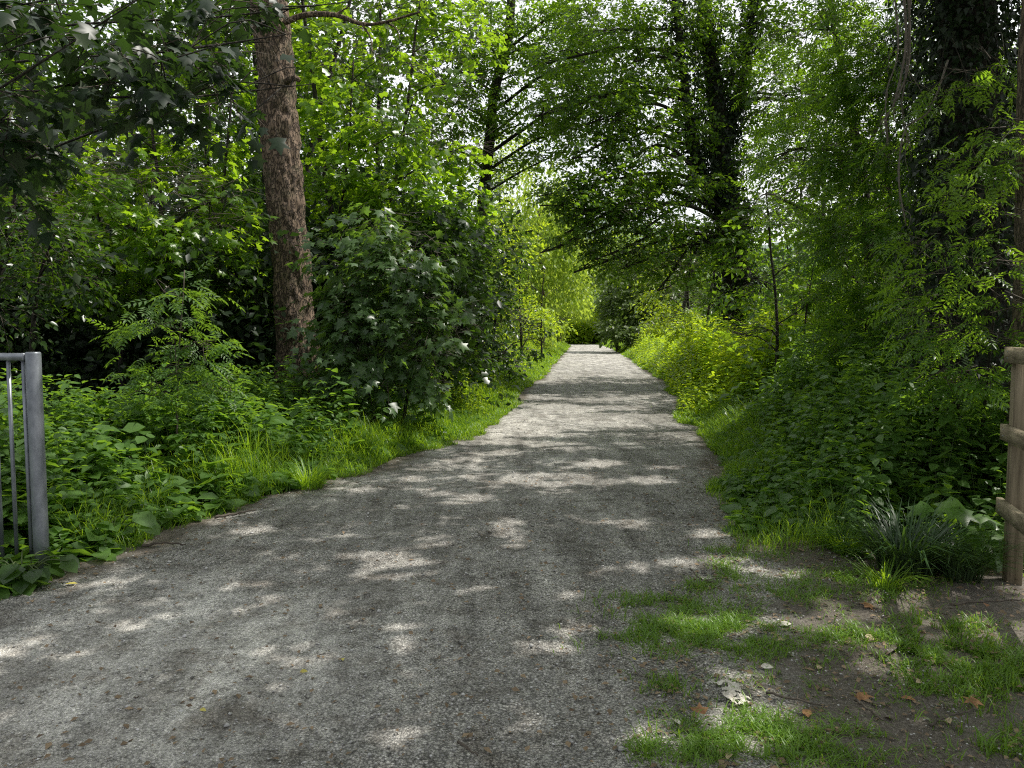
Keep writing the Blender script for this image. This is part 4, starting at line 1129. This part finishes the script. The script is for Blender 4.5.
def big_leaf_plant(name, label, px, py, d, n, size, seed, mat='nettle', leaf='maple', hgt=.45, spread=.2):
    r = np.random.default_rng(seed)
    c = at(px, py, d)
    b = np.array([c[0], c[1], float(ground_z(c[0], c[1]))])
    root = empty(name, b, label, 'plant')
    for k in range(n):
        a = r.random() * 6.28
        e = b + np.array([math.cos(a) * spread * (.4 + r.random()), math.sin(a) * spread * (.4 + .6 * r.random()), hgt * (.55 + .6 * r.random())])
        g = Geo(); g.add(*tube(curve_pts([b, (b + e) / 2 + (0, 0, .08), e], 8), np.linspace(.006, .003, 8), 5, False))
        st = g.obj('stalk', M['stalk'], root, b)
        L = Leaves()
        L.add(e[None] - np.array([[math.cos(a), math.sin(a), 0]]) * size * .2, norm(np.array([[math.cos(a), math.sin(a) - .5, -.35]])), norm(np.array([[.1 * math.cos(a), -.35, 1.0]])), size * (.8 + .4 * r.random()), .6 + .2 * r.random())
        L.build('leaf', leaf, M[mat], st, b)


big_leaf_plant('hogweed', 'plant with large pale lobed leaves against the wooden fence post', 965, 570, 4.95, 9, .19, 5, 'ash', hgt=.40, spread=.2)
p, h = [], []
for k in range(150):
    q = at(rng.uniform(840, 1060), 590, 1.0); dd = rng.uniform(4.9, 6.4)
    p.append((q[0] * dd, dd)); h.append(rng.uniform(.2, .75) * (.5 + .35 * (dd - 4.6)))
weeds('nettle_bank', 'dense weeds behind the grass tussocks beside the wooden fence', p, h, 117, tint=.35)
big_leaf_plant('dock_plant', 'large dark green leaves around the foot of the steel post', 22, 590, 4.55, 14, .17, 6, 'dark', 'broad', .16, .2)
big_leaf_plant('dock_plant', 'broad light green leaf rosette right of the steel railing', 110, 535, 5.4, 12, .2, 7, 'nettle', 'broad', .22, .22)


def tussock(label, px, py, d, n, h, seed, tint=.3):
    r = np.random.default_rng(seed)
    c = at(px, py, d)
    b = np.array([c[0], c[1], float(ground_z(c[0], c[1])) - .01])
    g = Geo()
    a = r.random(n) * 6.283
    q = .12 * r.random(n) ** .5 * (h / .4)
    P = np.stack([np.cos(a) * q, np.sin(a) * q, np.zeros(n)], -1)
    grass_mesh(P, h * (.6 + .6 * r.random(n)), (.006 + .005 * r.random(n)) * (1.5 if tint < .3 else 1), .5 + .8 * r.random(n), a + r.normal(0, .5, n), np.clip(tint + r.normal(0, .15, n), 0, 1), g)
    o = g.obj('grass_tussock', M['sedge' if tint < .3 else 'grass'])
    o.location = b
    tag(o, label, 'grass tussock')


tussock('big dark arching grass tussock left of the wooden fence post', 905, 592, 4.8, 380, .52, 1, .2)
tussock('small bright tuft of long grass at the edge of the bare soil', 885, 612, 4.45, 70, .26, 2, .65)
tussock('dense grass tussock tucked against the foot of the fence post', 958, 597, 4.72, 220, .40, 3, .25)
tussock('sunlit yellow-green grass tussock where path and right bank meet', 845, 572, 5.2, 260, .28, 4, .75)
tussock('fresh green grass tussock at the left edge of the path', 310, 490, 7.4, 260, .4, 5, .7)


def short_grass():
    r = np.random.default_rng(88)
    g = Geo()
    spots = [(415, 0, 0)]
    spots = [(727, 575, .10, .16, 240), (720, 555, .10, .10, 110), (690, 640, .36, .18, 1500), (720, 625, .3, .14, 700), (640, 605, .2, .08, 160), (745, 640, .22, .18, 600), (680, 610, .25, .10, 340), (800, 600, .35, .16, 620), (860, 585, .35, .18, 900), (900, 650, .25, .16, 420), (960, 665, .34, .2, 1000), (1010, 690, .3, .2, 700), (840, 640, .25, .12, 350),
             (740, 740, .24, .14, 900), (720, 765, .2, .1, 420), (800, 745, .2, .12, 300), (645, 755, .06, .05, 90), (870, 740, .18, .1, 200), (925, 700, .2, .1, 160), (660, 690, .14, .06, 160), (700, 590, .2, .08, 200), (780, 690, .2, .08, 100), (940, 630, .2, .1, 260), (1000, 755, .25, .1, 250), (760, 560, .25, .1, 200), (790, 660, .2, .1, 180), (830, 765, .3, .12, 260), (615, 640, .1, .05, 40)]
    for px, py, sx, sy, n in spots:
        c = at(px, py, 1.0); t = EYE / (EYE - c[2]); c = np.array([c[0] * t, c[1] * t])
        n = int(n * 2.6); x = c[0] + r.normal(0, sx * .6, n); y = c[1] + r.normal(0, sy * .8, n)
        k = fbm(np.stack([x, y], -1), 9, 3, 2) > .40
        x, y = x[k], y[k]; n = len(x)
        P = np.stack([x, y, ground_z(x, y) + .0], -1)
        grass_mesh(P, .03 + .07 * r.random(n) ** 1.5, .0035 + .004 * r.random(n), .4 + .9 * r.random(n), r.random(n) * 6.283, np.clip(r.normal(.5, .2, n), 0, 1), g)
    n = 6500
    x = r.uniform(.6, 4.5, n); y = r.uniform(2.4, 6, n)
    k = (fbm(np.stack([x, y], -1), 1.6, 5, 3) > .46) & (x > right_edge(y) - .15)
    x, y = x[k], y[k]; n = len(x)
    grass_mesh(np.stack([x, y, ground_z(x, y)], -1), .02 + .05 * r.random(n), .003 + .003 * r.random(n), .4 + .9 * r.random(n), r.random(n) * 6.283, np.clip(r.normal(.45, .2, n), 0, 1), g)
    tag(g.obj('short_grass', M['short']), 'worn patches of short grass on the bare soil at the lower right', 'grass', kind='stuff')


short_grass()


def gravel():
    r = np.random.default_rng(89)
    n = 17000
    y = 2.3 * (13 / 2.3) ** (r.random(n) ** 1.15)
    x = left_edge(y) - .3 + r.random(n) * (right_edge(y) - left_edge(y) + 1.4)
    s = (.0025 + .0075 * r.random(n) ** 2.5 + .012 * (r.random(n) < .02) * r.random(n)) * (.8 + .04 * y)
    o8 = np.array([(1, 0, 0), (-1, 0, 0), (0, 1, 0), (0, -1, 0), (0, 0, 1), (0, 0, -1)], float)
    F0 = np.array([(0, 2, 4), (2, 1, 4), (1, 3, 4), (3, 0, 4), (2, 0, 5), (1, 2, 5), (3, 1, 5), (0, 3, 5)])
    V = o8[None] * (.6 + .8 * r.random((n, 6, 1))) * np.array([1, 1, .55])
    a = r.random(n) * 6.28
    V = np.stack([V[..., 0] * np.cos(a)[:, None] - V[..., 1] * np.sin(a)[:, None], V[..., 0] * np.sin(a)[:, None] + V[..., 1] * np.cos(a)[:, None], V[..., 2]], -1)
    V = V * s[:, None, None] + np.stack([x, y, ground_z(x, y) + .024], -1)[:, None]
    g = Geo(); g.add(V.reshape(-1, 3), (F0[None] + (np.arange(n) * 6)[:, None, None]).reshape(-1, 3), np.repeat(r.random(n), 6))
    tag(g.obj('gravel', M['pebble']), 'loose grey stones scattered over the path', 'gravel', kind='stuff')
    # small brown bits on the bare soil and along the left edge
    L = Leaves()
    n = 9000
    y = 2.3 + 4.4 * r.random(n); x = right_edge(y) - .2 + r.random(n) * 3.4
    y2 = 3.6 + 4.5 * r.random(700); x2 = left_edge(y2) + r.normal(-.05, .22, 700)
    y3 = 2.3 * (9 / 2.3) ** r.random(3200); x3 = left_edge(y3) + (right_edge(y3) - left_edge(y3)) * (1 - r.random(3200) ** 1.6 * 1.0)
    x, y = np.concatenate([x, x2, x3]), np.concatenate([y, y2, y3]); n = len(x)
    a = r.random(n) * 6.28
    L.add(np.stack([x, y, ground_z(x, y) + .030], -1), np.stack([np.cos(a), np.sin(a), r.normal(0, .15, n)], -1), norm(np.array([0, 0, 1]) + r.normal(0, .3, (n, 3))), .008 + .034 * r.random(n) ** 2.5, r.random(n) ** .8)
    tag(L.build('leaf_litter', 'diamond', M['litter']), 'dry brown plant crumbs strewn over the bare soil', 'leaf litter', kind='stuff')


gravel()


# ------------------------------------------------------------------ fallen leaves, twigs and the pale scrap, one by one
def gpt(px, py):
    c = at(px, py, 1.0); t = EYE / (EYE - c[2])
    x, y = c[0] * t, t
    return np.array([x, y, float(ground_z(x, y)) + .026])


def fallen(px, py, size, mat, tpl, label, seed):
    r = np.random.default_rng(seed)
    b = gpt(px, py)
    L = Leaves()
    a = r.random() * 6.28
    L.add(np.zeros((1, 3)) + (0, 0, .006), np.array([[math.cos(a), math.sin(a), .15]]), norm(np.array([[r.normal(0, .3), -.25 + r.normal(0, .2), 1]])), size, .5)
    V0, F0 = TPL[tpl]
    o = L.build('fallen_leaf', tpl, mat)
    o.location = b
    tag(o, label, 'fallen leaf', 'fallen leaves on the ground')


for i, (px, py, s, m, t, lab) in enumerate([
        (730, 762, .05, 'tan_leaf', 'oval', 'tan fallen leaf at the bottom edge by the lowest grass patch'), (706, 721, .075, 'brown_leaf', 'maple', 'orange brown leaf just left below the pale crumpled scrap'),
        (858, 698, .085, 'brown_leaf', 'maple', 'curled rusty leaf on the bare soil between the grass patches'), (808, 724, .07, 'brown_leaf', 'oval', 'dark brown leaf lying below the long twig'),
        (978, 711, .08, 'brown_leaf', 'maple', 'orange brown leaf in the grass at the lower right corner'), (619, 612, .045, 'brown_leaf', 'oval', 'small orange leaf alone on the gravel'),
        (780, 632, .075, 'scrap', 'oval', 'pale whitish leaf between two grass patches'), (870, 612, .085, 'brown_leaf', 'maple', 'red brown leaf beside the small bright grass tuft'),
        (985, 612, .06, 'brown_leaf', 'oval', 'rusty leaf near the foot of the wooden fence'), (740, 592, .05, 'brown_leaf', 'oval', 'brown leaf under the small isolated grass tuft'),
        (785, 646, .045, 'tan_leaf', 'oval', 'tan leaf next to the pale whitish leaf'), (868, 648, .08, 'tan_leaf', 'oval', 'straw-coloured leaf in the middle of the bare soil'),
        (78, 588, .07, 'yellow_leaf', 'oval', 'yellow leaf at the left path edge beside the steel post'), (920, 690, .05, 'tan_leaf', 'oval', 'small tan leaf left of the lower right grass'),
        (200, 717, .035, 'yellow_leaf', 'oval', 'tiny yellow green leaf on the near left gravel'), (343, 665, .03, 'yellow_leaf', 'oval', 'tiny yellow leaf on the middle of the near gravel'),
        (300, 678, .035, 'yellow_leaf', 'oval', 'yellowish leaf on the pale dusty gravel'), (900, 705, .06, 'brown_leaf', 'oval', 'brown leaf right of the curled rusty leaf'),
        (760, 672, .06, 'scrap', 'oval', 'greyish leaf right of the largest grass patch'), (950, 733, .05, 'tan_leaf', 'oval', 'tan leaf below the lower right grass'),
        (540, 575, .035, 'brown_leaf', 'oval', 'small brown leaf in the centre of the path'), (820, 670, .05, 'tan_leaf', 'oval', 'pale tan leaf left above the curled rusty leaf'),
        (680, 735, .055, 'scrap', 'oval', 'grey green leaf left of the orange brown leaf'), (635, 668, .04, 'yellow_leaf', 'oval', 'yellow leaf at the ragged gravel edge')]):
    fallen(px, py, s, M[m], t, lab, 300 + i)


def twig(P, r0, label, seed):
    r = np.random.default_rng(seed)
    pts = np.array([gpt(*p) for p in P])
    b = pts[0].copy()
    c = curve_pts(pts, 14); c[:, 2] += .006 + r0 + .01 * r.random(14)
    g = Geo(); g.add(*tube(c, np.linspace(r0, r0 * .45, 14), 6, True, .2, seed))
    k = 8; e = c[k] + np.array([r.normal(0, .06), r.normal(0, .05), .01])
    g.add(*tube(np.array([c[k], (c[k] + e) / 2, e]), [r0 * .5, r0 * .4, r0 * .25], 5, False))
    o = g.obj('fallen_twig', M['twig'], None, b, True); o.location = b
    tag(o, label, 'twig', 'fallen twigs on the ground')


for i, (P, r0, lab) in enumerate([
        ([(766, 700), (790, 706), (822, 712)], .006, 'long thin grey twig on the bare soil right of the pale scrap'), ([(142, 553), (165, 550), (186, 552)], .011, 'thick grey stick at the left path edge'),
        ([(215, 523), (238, 519), (256, 516)], .012, 'pale stick lying where the left bank meets the gravel'), ([(855, 708), (870, 720), (885, 730)], .006, 'short twig beside the curled rusty leaf'),
        ([(458, 753), (468, 760), (478, 768)], .006, 'short dark twig on the gravel at the bottom centre'), ([(950, 616), (985, 612), (1020, 610)], .008, 'brown stick lying at the foot of the wooden fence'),
        ([(930, 735), (950, 728), (975, 722)], .006, 'twig in the lower right grass'), ([(690, 575), (700, 585), (715, 590)], .005, 'small twig at the gravel edge by the isolated grass tuft')]):
    twig(P, r0, lab, 400 + i)


def scrap():
    b = gpt(732, 700)
    r = np.random.default_rng(9)
    n = 22
    u, v = np.meshgrid(np.linspace(-1, 1, n), np.linspace(-1, 1, n))
    P = np.stack([u, v], -1)
    w = .045 * (.6 + .6 * fbm(P, 2.2, 3, 2))
    V = np.stack([u * w, v * .10, .012 + .05 * np.abs(fbm(P, 2.5, 7, 4) - .45)], -1)
    V[..., 0] += .018 * np.sin(v * 2.5) + .012 * (fbm(P, 4, 2, 2) - .5)
    i = (np.arange(n - 1)[:, None] * n + np.arange(n - 1)[None]).reshape(-1)
    F = np.stack([i, i + 1, i + 1 + n, i + n], -1)
    mid = V.reshape(-1, 3)[F].mean(1)
    F = F[vnoise(mid, 55, 4) > .28]
    V = V @ np.array([[.94, .34, 0], [-.34, .94, 0], [0, 0, 1]])
    o = mesh_obj('bark_scrap', V, F, M['scrap']); o.location = b
    tag(o, 'pale crumpled scrap of rotten bark lying beside a grass patch', 'bark scrap')


scrap()


# ------------------------------------------------------------------ railing and fence
def railing():
    d = 4.8
    top = at(33, 352, d)
    x, zt = top[0], top[2]
    zb = float(ground_z(x, d))
    b = np.array([x, d, zb])
    root = empty('steel_railing', b, 'galvanised steel railing with round end post at the left edge of the path', 'railing')
    g = Geo()
    a = [(zb - .2), zb + .3, zb + .8, zt - .012, zt - .003, zt]
    g.add(*tube([(x, d, z) for z in a], [.044, .044, .044, .044, .042, .037], 28))
    post = g.obj('post', M['steel'], root, b, True)
    dirv = norm(np.array([-1.0, .16, 0]))
    p0 = np.array([x, d, 0]) + dirv * .05
    for z, nm in ((zt - .03, 'top_rail'), (zb + .06, 'bottom_rail')):
        rot = np.stack([dirv, np.cross([0, 0, 1], dirv), [0, 0, 1]], 1)
        c = p0 + dirv * 1.1; c[2] = z
        g = Geo(); g.add(*box(c, (2.2, .045, .045), rot, .004))
        g.obj(nm, M['steel'], root, b)
    for k in range(20):
        q = p0 + dirv * (.022 + .105 * k)
        g = Geo(); g.add(*tube([(q[0], q[1], zb + .075), (q[0], q[1], zb + .7), (q[0], q[1], zt - .05)], .0125, 10))
        g.obj('bar', M['steel'], root, b, True)


railing()


def fence():
    d = 4.7
    c = at(1017, 470, d)
    x = c[0]
    zb = float(ground_z(x, d))
    zt = at(1017, 358, d)[2]
    b = np.array([x, d, zb])
    root = empty('wooden_fence', b, 'weathered wooden post and three-rail fence at the right edge', 'fence')
    dirv = norm(np.array([-.26, -.76, 0]))               # the fence follows the path back towards the camera
    side = np.array([dirv[1], -dirv[0], 0])
    if side[0] > 0: side = -side
    rot = np.stack([dirv, np.array([-dirv[1], dirv[0], 0]), [0, 0, 1]], 1)
    for k in range(2):
        q = b + dirv * (1.75 * k)
        g = Geo(); g.add(*box((q[0], q[1], (zb - .2 + zt) / 2), (.095, .085, zt - zb + .2), rot, .003))
        o = g.obj('post', M['wood'], root, b)
    for k, (px, py) in enumerate([(1006, 355), (999, 434), (993, 510)]):
        e = at(px, py, d - .02)
        s0 = np.array([x, d, e[2]]) + side * .062
        l = 2.2
        start = s0 - dirv * (.07 + .02 * k)
        mid = start + dirv * l / 2
        g = Geo(); g.add(*box(mid, (l, .034, .095), rot, .002))
        o = g.obj('rail', M['wood_rail'], root, b)
        for zz in (-.02, .02):
            q = start + dirv * .075 + np.array([0, 0, zz])
            g = Geo(); g.add(*tube([q - side * .005, q + side * .0195], [.0045, .0045], 8))
            g.obj('nail', M['steel'], o, b)


fence()


# ------------------------------------------------------------------ light, sky, camera
def world():
    w = bpy.data.worlds.new('World'); scene.world = w
    w.use_nodes = True
    nt = w.node_tree
    bg = nt.nodes['Background']
    sky = nt.nodes.new('ShaderNodeTexSky')
    sky.sky_type = 'NISHITA'; sky.sun_disc = False
    sky.sun_elevation = SUN_EL; sky.sun_rotation = SUN_AZ
    sky.air_density = 1.2; sky.dust_density = 3.0
    tc = nt.nodes.new('ShaderNodeTexCoord')
    n = noise_tex(nt, tc.outputs['Generated'], 2.2, 6, .6)
    dot = N(nt, 'ShaderNodeVectorMath', operation='DOT_PRODUCT')
    nt.links.new(tc.outputs['Generated'], dot.inputs[0]); dot.inputs[1].default_value = tuple(norm(np.array([.25, .85, .45])))
    f = ramp(nt, n, [(0.30, .55), (0.55, .95)])
    bright = ramp(nt, dot.outputs['Value'], [(0.25, (5.2, 5.35, 5.6)), (0.9, (11.5, 11.7, 11.9))])
    col = mixc(nt, f, sky.outputs[0], bright)
    nt.links.new(col, bg.inputs[0])
    bg.inputs[1].default_value = 0.135


world()
sd = bpy.data.lights.new('sun', 'SUN'); sd.energy = 5.0; sd.angle = R(0.53); sd.color = (1, .955, .88)
so = bpy.data.objects.new('sun', sd); link(so)
from mathutils import Vector
so.rotation_euler = Vector(-SUN).to_track_quat('-Z', 'Y').to_euler()

cd = bpy.data.cameras.new('camera'); cd.sensor_width = 36; cd.lens = 36 * F_PX / 1024
cd.clip_start = .05; cd.clip_end = 3000
co = bpy.data.objects.new('camera', cd); link(co)
co.location = (0, 0, EYE); co.rotation_euler = (R(90) - PITCH, 0, 0)
scene.camera = co

scene.view_settings.view_transform = 'Standard'; scene.view_settings.look = 'None'; scene.view_settings.exposure = 0; scene.view_settings.gamma = 1
cy = scene.cycles
cy.max_bounces = 4; cy.diffuse_bounces = 3; cy.glossy_bounces = 2; cy.transmission_bounces = 3; cy.transparent_max_bounces = 4
cy.caustics_reflective = False; cy.caustics_refractive = False
cy.sample_clamp_indirect = 6.0
cy.pixel_filter_type = 'BLACKMAN_HARRIS'; cy.filter_width = 1.15
cy.use_denoising = False
try:
    cy.denoiser = 'OPENIMAGEDENOISE'; cy.denoising_input_passes = 'RGB_ALBEDO_NORMAL'; cy.denoising_prefilter = 'ACCURATE'
except Exception: pass
